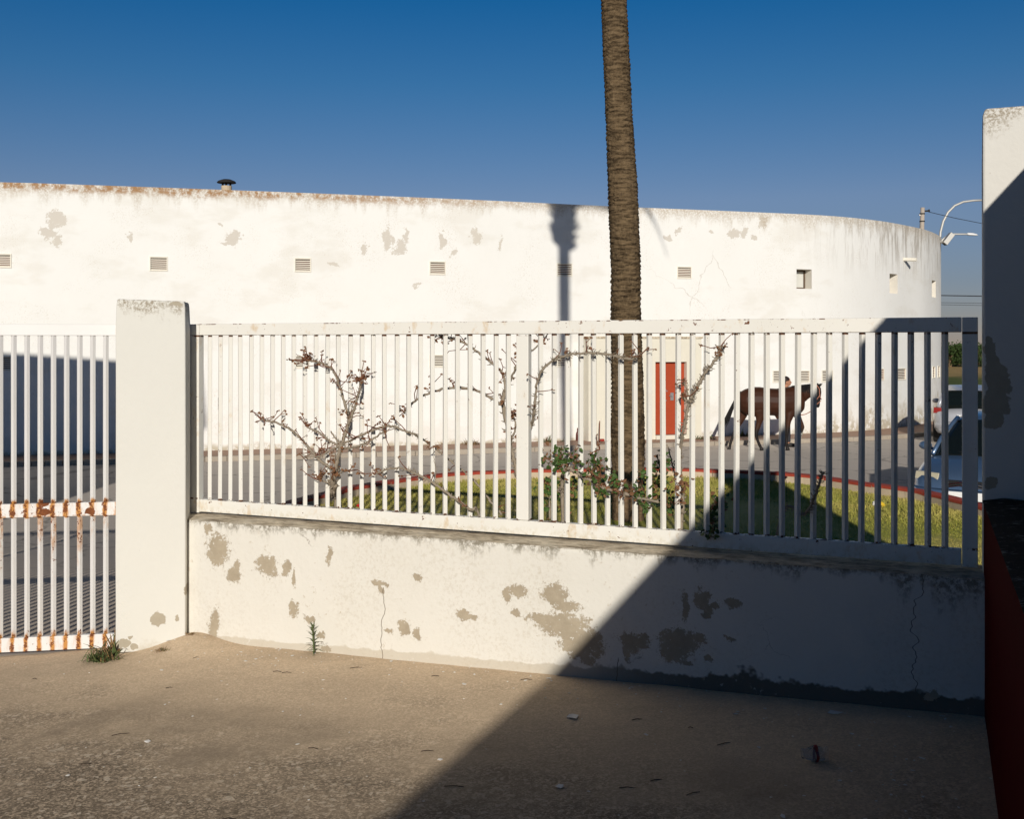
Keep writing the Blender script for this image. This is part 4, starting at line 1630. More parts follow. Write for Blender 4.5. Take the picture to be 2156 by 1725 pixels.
r1b = Rose('rose_bush', 'low rose cane arching over the grass left of the middle post', tuple(c6((1880, 1260), 0.13).xy) + (ZTURF,), 21)
b0 = c6((1880, 1260), 0.10)
r1b.branch([Vector((b0.x + .1, b0.y + .05, ZTURF)), c6((1870, 1245), 0.03), c6((1800, 1190), -0.05), c6((1690, 1110), -0.07), c6((1580, 1030), -0.08), c6((1480, 960), -0.09), c6((1370, 900), -0.1), c6((1280, 860), -0.1), c6((1190, 835), -0.1), c6((1090, 850), -0.1), c6((1000, 880), -0.1)],
           [3.4 * kpx, 3.2 * kpx, 3 * kpx, 2.4 * kpx, 2.2 * kpx], tip=4, twigs=3)
r1b.branch(path(c6, [(1495, 960), (1505, 860), (1490, 760), (1480, 650)], -0.09, -0.12, 0.005), [1.2 * kpx, 0.9 * kpx, 0.6 * kpx], nodes=False, tip=1)
r1b.done()


def dpx(c, off):
    return on_fence(c[0], c[1], off)


r2 = Rose('rose_bush', 'bare rose bush with arched canes just left of the middle post', tuple(dpx((1100, 1125), 0.16).xy) + (ZTURF,), 2)
r2.branch([Vector((*dpx((1100, 1125), 0.16).xy, ZTURF)), dpx((1095, 1060), 0.16), dpx((1089, 1000), 0.15), dpx((1078, 950), 0.14), dpx((1068, 900), 0.13), dpx((1060, 850), 0.12), dpx((1063, 820), 0.12)],
          [6 * kpx, 5.5 * kpx, 5 * kpx, 4.6 * kpx], twigs=4)
r2.branch(path(dpx, [(1060, 855), (1030, 836), (1000, 822), (965, 816), (930, 820), (895, 832), (870, 848), (850, 868)], 0.12, 0.10, 0.01), [3.2 * kpx, 2.8 * kpx, 2.4 * kpx], tip=3, twigs=8)
r2.branch(path(dpx, [(1062, 835), (1075, 800), (1086, 775), (1092, 752)], 0.12, 0.08, 0.01), [3.2 * kpx, 2.6 * kpx, 2 * kpx], tip=2, twigs=2)
r2.branch(path(dpx, [(1064, 825), (1060, 790), (1035, 764), (1010, 745), (985, 727), (958, 715), (930, 712)], 0.12, 0.06, 0.01), [3 * kpx, 2.8 * kpx, 2.4 * kpx], tip=6, twigs=8)
r2.branch(path(dpx, [(1084, 775), (1108, 748), (1125, 735), (1142, 720)], 0.1, 0.05, 0.01), [2.4 * kpx, 2 * kpx, 1.6 * kpx], tip=3, twigs=1)
r2.branch(path(dpx, [(1075, 930), (1085, 900), (1080, 870)], 0.13, 0.12, 0.01), [2.6 * kpx, 2.2 * kpx, 1.8 * kpx], tip=3)
for c_, n_ in (((935, 708), 12), ((915, 712), 7), ((1082, 875), 8), ((1085, 865), 6), ((1146, 712), 10), ((1058, 845), 6), ((905, 815), 5), ((850, 865), 5)):
    r2.clump(dpx(c_, 0.05), n_, 0.016, 0.026, 1.0)
r2.done()

r3 = Rose('rose_bush', 'thorny rose cane arching to the right from behind the middle post', tuple(dpx((1108, 1120), 0.2).xy) + (ZTURF,), 3)
r3.branch([Vector((*dpx((1106, 1120), 0.2).xy, ZTURF)), dpx((1108, 1000), 0.16), dpx((1110, 930), 0.1), dpx((1119, 894), 0.02), dpx((1125, 868), -0.05), dpx((1127, 840), -0.06), dpx((1131, 806), -0.07), dpx((1141, 781), -0.08), dpx((1164, 759), -0.08), dpx((1181, 752), -0.08), dpx((1204, 746), -0.08), dpx((1231, 744), -0.08), dpx((1257, 744), -0.08), dpx((1282, 747), -0.08), dpx((1307, 752), -0.08), dpx((1332, 756), -0.08), dpx((1350, 745), -0.08)],
          [4 * kpx, 3.6 * kpx, 2.6 * kpx, 2.6 * kpx, 2.8 * kpx, 3.0 * kpx], twigs=5, dens=1.8, tip=1)
for c_ in ((1190, 740), (1245, 738), (1330, 758), (1340, 752), (1300, 745)):
    r3.clump(dpx(c_, -0.09), 5, 0.015, 0.024, 1.0)
r3.done()


def c4(c, off):
    return on_fence((2330 + c[0] / 3.449) / 1.739, (1200 + c[1] / 3.449) / 1.739, off)


def c7(c, off):
    return on_fence((1880 + c[0] * 0.436) / 1.739, (1350 + c[1] * 0.436) / 1.739, off)


r4 = Rose('rose_bush', 'tall thorny rose cane with cut tip standing in front of the red door', tuple(c7((1400, 1350), 0.14).xy) + (ZTURF,), 4)
r4.branch([Vector((*c7((1398, 1350), 0.12).xy, ZTURF)), c7((1404, 1330), 0.11), c7((1418, 1200), 0.10), c7((1415, 1090), 0.09), c7((1398, 1000), 0.07), c7((1400, 880), 0.05), c4((548, 1700), 0.03), c4((560, 1500), 0.0), c4((590, 1310), -0.05), c4((615, 1190), -0.07), c4((650, 1010), -0.08), c4((690, 900), -0.08), c4((740, 800), -0.08), c4((800, 690), -0.08), c4((880, 560), -0.08), c4((955, 460), -0.08), c4((1035, 350), -0.08), c4((1058, 235), -0.08)],
          [5.5 * kpx, 5.4 * kpx, 5 * kpx, 3.2 * kpx, 3.2 * kpx, 3.5 * kpx, 3.6 * kpx, 3.2 * kpx, 3.4 * kpx], dens=2.4, tip=2)
r4.branch(path(c4, [(680, 920), (625, 920), (600, 880)], -0.08, -0.1, 0.004), [3 * kpx, 2.6 * kpx, 2.2 * kpx], dens=2.5, tip=2)
r4.branch(path(c4, [(650, 870), (635, 770), (600, 690)], -0.08, -0.1, 0.004), [2.4 * kpx, 2 * kpx, 1.6 * kpx], dens=2.5, tip=1)
for c_ in ((1050, 260), (1060, 330), (1050, 300), (600, 890), (590, 870), (610, 690)):
    r4.clump(c4(c_, -0.09), 9, 0.008, 0.02, 1.0)
for c_ in ((1370, 960), (1420, 980), (1380, 1020), (1440, 1000), (1400, 950), (1390, 1100)):
    r4.clump(c7(c_, -0.04), 7, 0.022, 0.034, 1.0)
r4.branch(path(c7, [(1290, 640), (1320, 740), (1340, 830), (1360, 930)], 0.3, 0.3, 0.01), [1.6 * kpx, 1.8 * kpx, 2 * kpx])
r4.done()


def cB(c, off):
    return on_fence((1900 + c[0] / 3.593) / 1.739, (1550 + c[1] / 3.593) / 1.739, off)


r5 = Rose('rose_bush', 'leafy green rose bush whose cane slopes across the palm foot', tuple(cB((590, 1100), 0.14).xy) + (ZTURF,), 5)
r5.branch([Vector((*cB((600, 1150), 0.12).xy, ZTURF)), cB((575, 1050), 0.11), cB((560, 900), 0.09), cB((572, 720), 0.06), cB((600, 620), 0.0)], [5 * kpx, 4.6 * kpx, 4.4 * kpx, 4 * kpx])
r5.branch(path(cB, [(600, 615), (650, 590), (720, 630), (840, 700), (980, 780), (1130, 860), (1300, 910), (1450, 940), (1560, 980), (1680, 1000), (1840, 1040)], -0.05, -0.08, 0.006), [4.2 * kpx, 4 * kpx, 3.4 * kpx, 2.8 * kpx], twigs=6, dens=1.4)
r5.branch(path(cB, [(415, 1260), (410, 1000), (420, 700)], 0.13, 0.16, 0.01), [3 * kpx, 2.4 * kpx, 1.6 * kpx])
r5.branch(path(cB, [(960, 640), (1000, 470), (1060, 350)], -0.03, -0.08, 0.01), [1.2 * kpx, 1 * kpx, 0.8 * kpx], nodes=False, tip=2)
for c_, n_, dr_ in (((540, 360), 16, .1), ((385, 530), 12, .4), ((500, 500), 26, .1), ((570, 450), 22, .1), ((560, 590), 14, .1), ((720, 440), 18, .35), ((740, 520), 14, .3), ((690, 400), 8, .5), ((1000, 490), 16, .1), ((1075, 530), 14, .1),
                    ((920, 530), 8, .1), ((1000, 600), 14, .1), ((880, 640), 14, .2), ((960, 690), 12, .7), ((1040, 740), 14, .5), ((1050, 850), 22, .2), ((1080, 920), 14, .1), ((1180, 720), 16, .2), ((1250, 780), 16, .3), ((1300, 840), 16, .6),
                    ((1400, 840), 14, .4), ((1520, 880), 16, .3), ((1600, 900), 22, .1), ((1650, 1040), 14, .1), ((1690, 1090), 12, .05), ((1540, 970), 8, .2), ((1610, 700), 10, .2), ((370, 430), 6, .9), ((380, 360), 5, 1.0)):
    r5.clump(cB(c_, -0.07), n_, 0.020, 0.034, dr_)
for c_, n_ in (((700, 800), 20), ((720, 850), 14), ((370, 800), 20), ((400, 950), 16), ((380, 880), 12), ((520, 860), 14), ((1780, 800), 26), ((1790, 700), 16), ((1810, 900), 22), ((1950, 1000), 24), ((1960, 1090), 22), ((1830, 510), 16), ((1950, 510), 14), ((1800, 560), 8), ((540, 1100), 16), ((1600, 680), 10)):
    r5.clump(cB(c_, 0.16), n_, 0.030, 0.04, 0.15)
r5.done()


def c8(c, off):
    return on_fence((2809 + c[0] * 0.436) / 1.739, (1350 + c[1] * 0.436) / 1.739, off)


r6 = Rose('rose_bush', 'dark leafless rose stick leaning against the shaded right bars', tuple(c8((120, 1260), 0.16).xy) + (ZTURF,), 6)
r6.branch([Vector((*c8((-60, 1330), 0.14).xy, ZTURF)), c8((120, 1240), 0.10), c8((280, 1225), 0.04), c8((335, 1200), -0.05), c8((400, 1080), -0.08), c8((440, 960), -0.10), c8((470, 868), -0.11)], [3 * kpx, 2.8 * kpx, 2.8 * kpx, 2.4 * kpx], dens=2.2)
r6.done()
r7 = Rose('rose_bush', 'small dark leafy rose bush in the shade behind the right bars', tuple(c7((1680, 1330), 0.1).xy) + (ZTURF,), 7)
r7.branch([Vector((*c7((1675, 1350), 0.1).xy, ZTURF)), c7((1680, 1250), 0.09), c7((1690, 1150), 0.08), c7((1700, 1080), 0.08)], [2.6 * kpx, 2.2 * kpx, 1.6 * kpx])
for c_, n_ in (((1690, 1120), 22), ((1670, 1180), 26), ((1690, 1260), 24), ((1680, 1330), 20), ((1760, 1100), 10), ((1770, 1050), 5)):
    r7.clump(c7(c_, 0.08), n_, 0.026, 0.036, 0.1)
for c_, n_ in (((1660, 1380), 14), ((1640, 1410), 8)):
    r7.clump(c7(c_, -0.05), n_, 0.02, 0.034, 0.05)
r7.done()


def flower(name, label, c, r):
    t = thing(name, label, 'flower', (c.x, c.y, ZTURF))
    mb = MB()
    rr_ = random.Random(int(c.x * 100))
    for k in range(16):
        a = k * 2.4
        d = Vector((math.cos(a), math.sin(a), 0))
        s_ = Vector((-d.y, d.x, 0))
        q = 0.35 + 0.65 * k / 16
        b = c + Vector((0, 0, -r * .5))
        mb.add([b, b + d * r * q + s_ * r * .55 + Vector((0, 0, r * .6)), b + d * r * q * .9 + Vector((0, 0, r * (1.25 - .5 * q))), b + d * r * q - s_ * r * .55 + Vector((0, 0, r * .6))], [(0, 1, 2, 3)])
    mb.build('petals', M['petal'], t)
    MB().tube([Vector((c.x + .02, c.y, ZTURF)), c + Vector((0.01, 0, -r)), c], 0.003, 4).build('stem', M['leaf'], t)


flower('rose_flower', 'single red rose bloom low behind the railing at the left', c6((862, 1155), 0.16), 0.024)
flower('rose_flower', 'small orange-red bloom near the far kerb at the shade edge', at(1653, 1006, 11.5) * 1.0, 0.03)
# ------------------------------------------------------------------ horse
HK = 0.001455
HL = Vector((6.05, 26.2, -0.5))


def make_bay():
    m = Mat('bay_coat', 0.52, 0.2)
    tc = m.n('ShaderNodeTexCoord').outputs['Object']
    x, y, z = m.sep(tc)
    n = m.noise(5, 4, vec=tc)
    col = m.mix(n, (0.020, 0.008, 0.0045), (0.068, 0.023, 0.010))
    black = m.mx(m.step(m.math('ADD', z, m.mul(m.math('SUBTRACT', n, 0.5), 0.2)), 0.62, 0.42), m.step(x, 1.02, 1.15))
    col = m.mix(black, col, (0.012, 0.009, 0.008))
    m.color(col)
    return m.m


M['bay'] = make_bay()
M['hair'] = simple('black_horse_hair', (0.008, 0.007, 0.007), 0.55, 0.3, 30)
M['halter'] = simple('pinkish_halter_web', (0.42, 0.17, 0.11), 0.8, 0.2)
M['bandage'] = simple('grey_leg_wrap', (0.30, 0.29, 0.25), 0.9, 0.2)
horse = thing('horse', 'dark bay horse walking to the right past the white building', 'horse', tuple(HL))


def hp(cx, cy, y=0.0):
    return HL + Vector(((cx - 900) * HK, y, (1432 - cy) * HK))


def ell(cx, top, bot, hw, n=16):
    zc, rz = (top + bot) / 2, (bot - top) / 2
    return [hp(cx, zc - rz * math.sin(a), hw * math.cos(a)) for a in [2 * math.pi * k / n for k in range(n)]]


hb = MB()
hb.rings([ell(*q) for q in [(452, 520, 700, .06), (475, 485, 780, .16), (560, 435, 850, .235), (680, 398, 890, .27), (800, 397, 885, .275), (950, 420, 868, .275), (1080, 425, 875, .28), (1200, 405, 890, .27), (1310, 388, 895, .245), (1420, 395, 870, .215), (1490, 440, 820, .17), (1530, 560, 770, .10)]])


def obl(c0, c1, rz, hw, n=14, ):
    pass


def tube_h(pts, n=12):
    """(cx, cy, y, r along, hw)"""
    rings = []
    P3 = [hp(p[0], p[1], p[2]) for p in pts]
    for i, p in enumerate(pts):
        T = (P3[min(i + 1, len(P3) - 1)] - P3[max(i - 1, 0)]).normalized()
        u = Vector((0, 1, 0))
        w_ = T.cross(u).normalized()
        rings.append([P3[i] + w_ * p[3] * math.cos(a) + u * p[4] * math.sin(a) for a in [2 * math.pi * k / n for k in range(n)]])
    hb.rings(rings)


tube_h([(1330, 600, 0, .30, .16), (1440, 540, 0, .23, .12), (1560, 492, 0, .165, .085), (1660, 450, 0, .135, .07), (1740, 425, 0, .11, .065)])
tube_h([(1712, 375, 0, .06, .06), (1738, 430, 0, .105, .085), (1748, 500, 0, .100, .088), (1754, 575, 0, .075, .066), (1757, 640, 0, .055, .052), (1755, 700, 0, .054, .05), (1748, 738, 0, .035, .04)])
for sy in (-1, 1):
    hb.tube([hp(1762, 388, sy * .05), hp(1790, 366, sy * .06), hp(1828, 336, sy * .055)], [.03, .026, .006], 8)
# legs: near/far hind, near/far fore
tube_h([(760, 640, -.12, .25, .10), (780, 780, -.14, .20, .10), (790, 880, -.14, .115, .075), (770, 980, -.14, .070, .05), (735, 1100, -.14, .058, .042), (722, 1165, -.14, .048, .038), (745, 1260, -.14, .036, .03), (775, 1335, -.14, .038, .034), (800, 1385, -.14, .034, .032), (815, 1408, -.14, .05, .045), (822, 1432, -.14, .058, .05)])
tube_h([(560, 600, .12, .20, .10), (540, 760, .14, .17, .09), (545, 880, .14, .105, .07), (505, 980, .14, .066, .048), (455, 1060, .14, .052, .04), (420, 1130, .14, .044, .034), (375, 1240, .14, .034, .03), (343, 1330, .14, .037, .033), (332, 1390, .14, .032, .03), (322, 1420, .14, .045, .04), (312, 1445, .14, .05, .045)])
tube_h([(1300, 720, -.13, .17, .08), (1275, 850, -.14, .105, .065), (1248, 960, -.14, .068, .05), (1236, 1080, -.14, .052, .042), (1230, 1130, -.14, .047, .04), (1222, 1230, -.14, .034, .03), (1218, 1330, -.14, .038, .034), (1228, 1375, -.14, .034, .03), (1236, 1405, -.14, .05, .045), (1242, 1432, -.14, .058, .05)])
tube_h([(1390, 730, .13, .16, .08), (1420, 840, .14, .10, .065), (1475, 930, .14, .065, .048), (1520, 1030, .14, .052, .042), (1533, 1070, .14, .048, .04), (1515, 1140, .14, .034, .03), (1490, 1215, .14, .036, .033), (1478, 1250, .14, .031, .029), (1470, 1275, .14, .043, .04), (1464, 1305, .14, .04, .038)])
tube_h([(1090, 880, 0, .05, .04), (1105, 930, 0, .03, .03)])
me = remeshed(hb, 0.014, 5, 0.5)
me.transform(Matrix.Translation(-HL))
me.materials.append(M['bay'])
me.polygons.foreach_set('use_smooth', [True] * len(me.polygons))
link_mesh('body', me, horse)
tl = MB()
for k in range(26):
    o = R.uniform(-1, 1)
    o2 = R.uniform(-1, 1)
    tl.tube([hp(478, 470, o2 * .015), hp(440, 540, o2 * .03), hp(395 + 12 * o, 650 + 20 * o2, o2 * .04), hp(330 + 26 * o, 790 + 20 * o2, o2 * .05), hp(262 + 40 * o, 920 + 40 * R.random(), o2 * .05), hp(215 + 55 * o + 15 * R.random(), 990 + 80 * R.random(), o2 * .05)], [.03, .03, .026, .02, .012, .002], 5)
tl.build('tail', M['hair'], horse)
mn = MB()
for k in range(40):
    t = k / 39
    cx_ = 1330 + (1745 - 1330) * t
    cy_ = 392 - 42 * t
    mn.tube([hp(cx_, cy_, 0), hp(cx_ + 8, cy_ - 4, -.03), hp(cx_ + R.uniform(-20, 20), cy_ + 60, -.10 + .03 * t), hp(cx_ + R.uniform(-30, 30), cy_ + R.uniform(100, 150), -.12 + .045 * t)], [.02, .018, .012, .003], 4)
mn.build('mane', M['hair'], horse)
ht = MB()
for sy in (-1, 1):
    ht.tube([hp(1722, 362, sy * .055), hp(1765, 430, sy * .092), hp(1772, 530, sy * .086), hp(1776, 560, sy * .08)], .011, 6)
    ht.tube([hp(1690, 610, sy * .06), hp(1725, 600, sy * .078), hp(1765, 545, sy * .083), hp(1800, 590, sy * .055), hp(1812, 605, 0)], .010, 6)
    ht.tube([hp(1712, 690, sy * .05), hp(1750, 665, sy * .06), hp(1800, 625, sy * .045)], .009, 6)
ht.build('halter', M['halter'], horse)
bw = MB()
for (x_, y_, s_) in ((1504, 1175, .14), (1488, 1222, .14)):
    a_ = hp(x_ + 6, y_ - 14, s_)
    b_ = hp(x_ - 6, y_ + 18, s_)
    bw.tube([a_, b_], .043, 10)
bw.build('leg_wrap', M['bandage'], horse)
rp = thing('lead_chain', 'short lead chain hanging from the halter of the horse', 'lead', tuple(hp(1560, 870, .3)))
ch_ = MB()
P_ = catmull3([hp(1475, 858, .34), hp(1540, 872, .3), hp(1610, 850, .22), hp(1680, 790, .12), hp(1735, 705, .07)], 8)
for i in range(len(P_) - 1):
    ch_.tube([P_[i], P_[i].lerp(P_[i + 1], .8)], .008 if i % 2 else .013, 5)
co_ = ch_.build('chain_links', M['halter'], rp)
co_['kind'] = 'stuff'

# the person leading it, on the far side
M['skin'] = simple('skin', (0.42, 0.20, 0.12), 0.6, 0.12, 9)
M['darkhair'] = simple('dark_brown_hair', (0.02, 0.011, 0.008), 0.6, 0.3, 40)
M['shirt'] = simple('cream_shirt', (0.66, 0.56, 0.42), 0.85, 0.1)
M['black_shoe'] = simple('dark_shoe', (0.02, 0.018, 0.016), 0.6, 0.2)
M['trousers'] = simple('dark_trousers', (0.03, 0.03, 0.035), 0.9, 0.15)
PL = Vector((hp(1246, 1432).x * 27.05 / 26.2 - 0.04, 27.05, -0.5))
per = thing('person', 'person with short dark hair walking behind the horse, only the head showing', 'person', tuple(PL))


def pp(x, y, z):
    return PL + Vector((x, y, z))


bd = MB()
bd.ball(pp(.04, 0, 1.60), (.098, .078, .125), 14, 10)
bd.ball(pp(.085, 0, 1.545), (.055, .055, .06), 10, 8)
bd.tube([pp(.125, 0, 1.61), pp(.155, 0, 1.575), pp(.135, 0, 1.56)], [.012, .020, .014], 8)
bd.tube([pp(.118, -.02, 1.525), pp(.132, 0, 1.525), pp(.118, .02, 1.525)], [.012, .015, .012], 6)
for sy in (-1, 1):
    bd.ball(pp(.03, sy * .08, 1.585), (.03, .014, .036), 8, 6)
bd.tube([pp(.0, 0, 1.36), pp(.01, 0, 1.44), pp(.03, 0, 1.53)], [.065, .058, .06], 10)
bd.rings([[pp(x_ + rx * math.cos(a), ry * math.sin(a), z_) for a in [2 * math.pi * k / 14 for k in range(14)]] for x_, z_, rx, ry in ((0, .86, .11, .16), (0, .98, .115, .165), (0, 1.12, .105, .15), (0, 1.28, .12, .18), (0, 1.38, .10, .19), (0, 1.43, .05, .09))])
for sy, fx in ((-1, .05), (1, -.03)):
    bd.tube([pp(0, sy * .09, .90), pp(fx * .5, sy * .1, .50), pp(fx * .8, sy * .1, .30), pp(fx, sy * .1, .08)], [.09, .06, .052, .04], 10)
    bd.tube([pp(fx - .05, sy * .1, .05), pp(fx + .06, sy * .105, .045), pp(fx + .17, sy * .11, .03)], [.045, .042, .03], 8)
hand = hp(1480, 850, .36)
bd.tube([pp(.0, -.18, 1.37), pp(.08, -.22, 1.12), pp(.2, -.26, .98), hand + Vector((-.06, .03, 0))], [.052, .043, .038, .03], 9)
bd.tube([pp(.0, .18, 1.37), pp(-.05, .23, 1.12), pp(-.02, .24, .9)], [.052, .043, .032], 9)
bd.ball(pp(-.015, .24, .86), (.03, .022, .045), 8, 6)
bd.ball(hand + Vector((-.02, .03, 0)), (.045, .022, .032), 8, 6)
for k in range(4):
    z_ = .022 - k * .014
    bd.tube([hand + Vector((.005, .03, z_)), hand + Vector((.05 - .004 * abs(k - 1), .015, z_)), hand + Vector((.045 - .004 * abs(k - 1), -.012, z_)), hand + Vector((.012, -.016, z_))], [.0095, .009, .0085, .008], 6)
bd.tube([hand + Vector((-.02, .01, .03)), hand + Vector((.015, -.012, .04)), hand + Vector((.04, -.018, .02))], [.011, .010, .008], 6)
me = remeshed(bd, 0.0085, 3, 0.4)
me.transform(Matrix.Translation(-PL))
me.materials.append(M['skin'])
link_mesh('body', me, per)
hr = MB()
hr.ball(pp(.015, 0, 1.638), (.105, .088, .10), 14, 10)
hr.ball(pp(-.03, 0, 1.575), (.06, .075, .08), 12, 8)
me = remeshed(hr, 0.009, 2, 0.4)
me.transform(Matrix.Translation(-PL))
me.materials.append(M['darkhair'])
link_mesh('hair', me, per)
sh = MB()
sh.rings([[pp(x_ + rx * math.cos(a), ry * math.sin(a), z_) for a in [2 * math.pi * k / 14 for k in range(14)]] for x_, z_, rx, ry in ((0, .84, .135, .185), (0, .98, .14, .19), (0, 1.12, .13, .175), (0, 1.28, .142, .205), (0, 1.38, .12, .20), (0, 1.435, .07, .085))])
sh.tube([pp(.0, -.18, 1.37), pp(.08, -.22, 1.12), pp(.12, -.235, 1.07)], [.072, .062, .06], 9)
sh.tube([pp(.0, .18, 1.37), pp(-.05, .23, 1.12), pp(-.048, .232, 1.05)], [.072, .062, .06], 9)
me = remeshed(sh, 0.012, 3, 0.4)
me.transform(Matrix.Translation(-PL))
me.materials.append(M['shirt'])
link_mesh('shirt', me, per)
ts = MB()
ts.rings([[pp(rx * math.cos(a), ry * math.sin(a), z_) for a in [2 * math.pi * k / 14 for k in range(14)]] for z_, rx, ry in ((.78, .12, .17), (.9, .135, .18), (1.0, .128, .178))])
for sy, fx in ((-1, .05), (1, -.03)):
    ts.tube([pp(0, sy * .09, .90), pp(fx * .5, sy * .1, .50), pp(fx * .8, sy * .1, .30), pp(fx * .96, sy * .1, .12)], [.108, .082, .072, .066], 10)
me = remeshed(ts, 0.012, 3, 0.4)
me.transform(Matrix.Translation(-PL))
me.materials.append(M['trousers'])
link_mesh('trousers', me, per)
for sy, fx in ((-1, .05), (1, -.03)):
    bs = MB()
    bs.tube([pp(fx - .07, sy * .1, .05), pp(fx - .02, sy * .1, .055), pp(fx + .08, sy * .105, .05), pp(fx + .19, sy * .11, .035), pp(fx + .215, sy * .11, .03)], [.03, .056, .052, .042, .02], 10)
    bs.build('shoe', M['black_shoe'], per, smooth=True)

# ------------------------------------------------------------------ cars
def car_paint(name, col, metal=0.35):
    m = Mat(name, 0.32, 0.5, metal)
    n = m.noise(30, 3)
    m.color(m.mix(m.noise(2, 3), tuple(c * .92 for c in col), col))
    m.b.inputs['Coat Weight'].default_value = 0.6
    m.b.inputs['Coat Roughness'].default_value = 0.08
    return m.m


M['bluepaint'] = car_paint('silver_blue_car_paint', (0.085, 0.145, 0.25))
M['silverpaint'] = car_paint('pale_silver_car_paint', (0.40, 0.41, 0.44), 0.2)
M['glass'] = simple('dark_car_glass', (0.006, 0.009, 0.009), 0.06, 0.1, spec=0.6)
M['tyre'] = simple('tyre_rubber', (0.018, 0.018, 0.018), 0.85, 0.2)
M['lamp'] = simple('headlight_lens', (0.55, 0.50, 0.36), 0.15, 0.08, spec=0.6)
M['redlamp'] = simple('tail_light_lens', (0.30, 0.02, 0.015), 0.2, 0.1, spec=0.5)
M['black'] = simple('black_plastic', (0.015, 0.015, 0.016), 0.6, 0.2)
M['plate'] = simple('number_plate_white', (0.80, 0.80, 0.78), 0.4, 0.03)
M['plateblue'] = simple('number_plate_blue', (0.01, 0.07, 0.42), 0.4, 0.03)
M['chrome'] = simple('chrome_trim', (0.75, 0.75, 0.76), 0.15, 0.03, metal=1.0)
M['yellow'] = simple('green_yellow_sticker', (0.42, 0.55, 0.03), 0.5, 0.05)


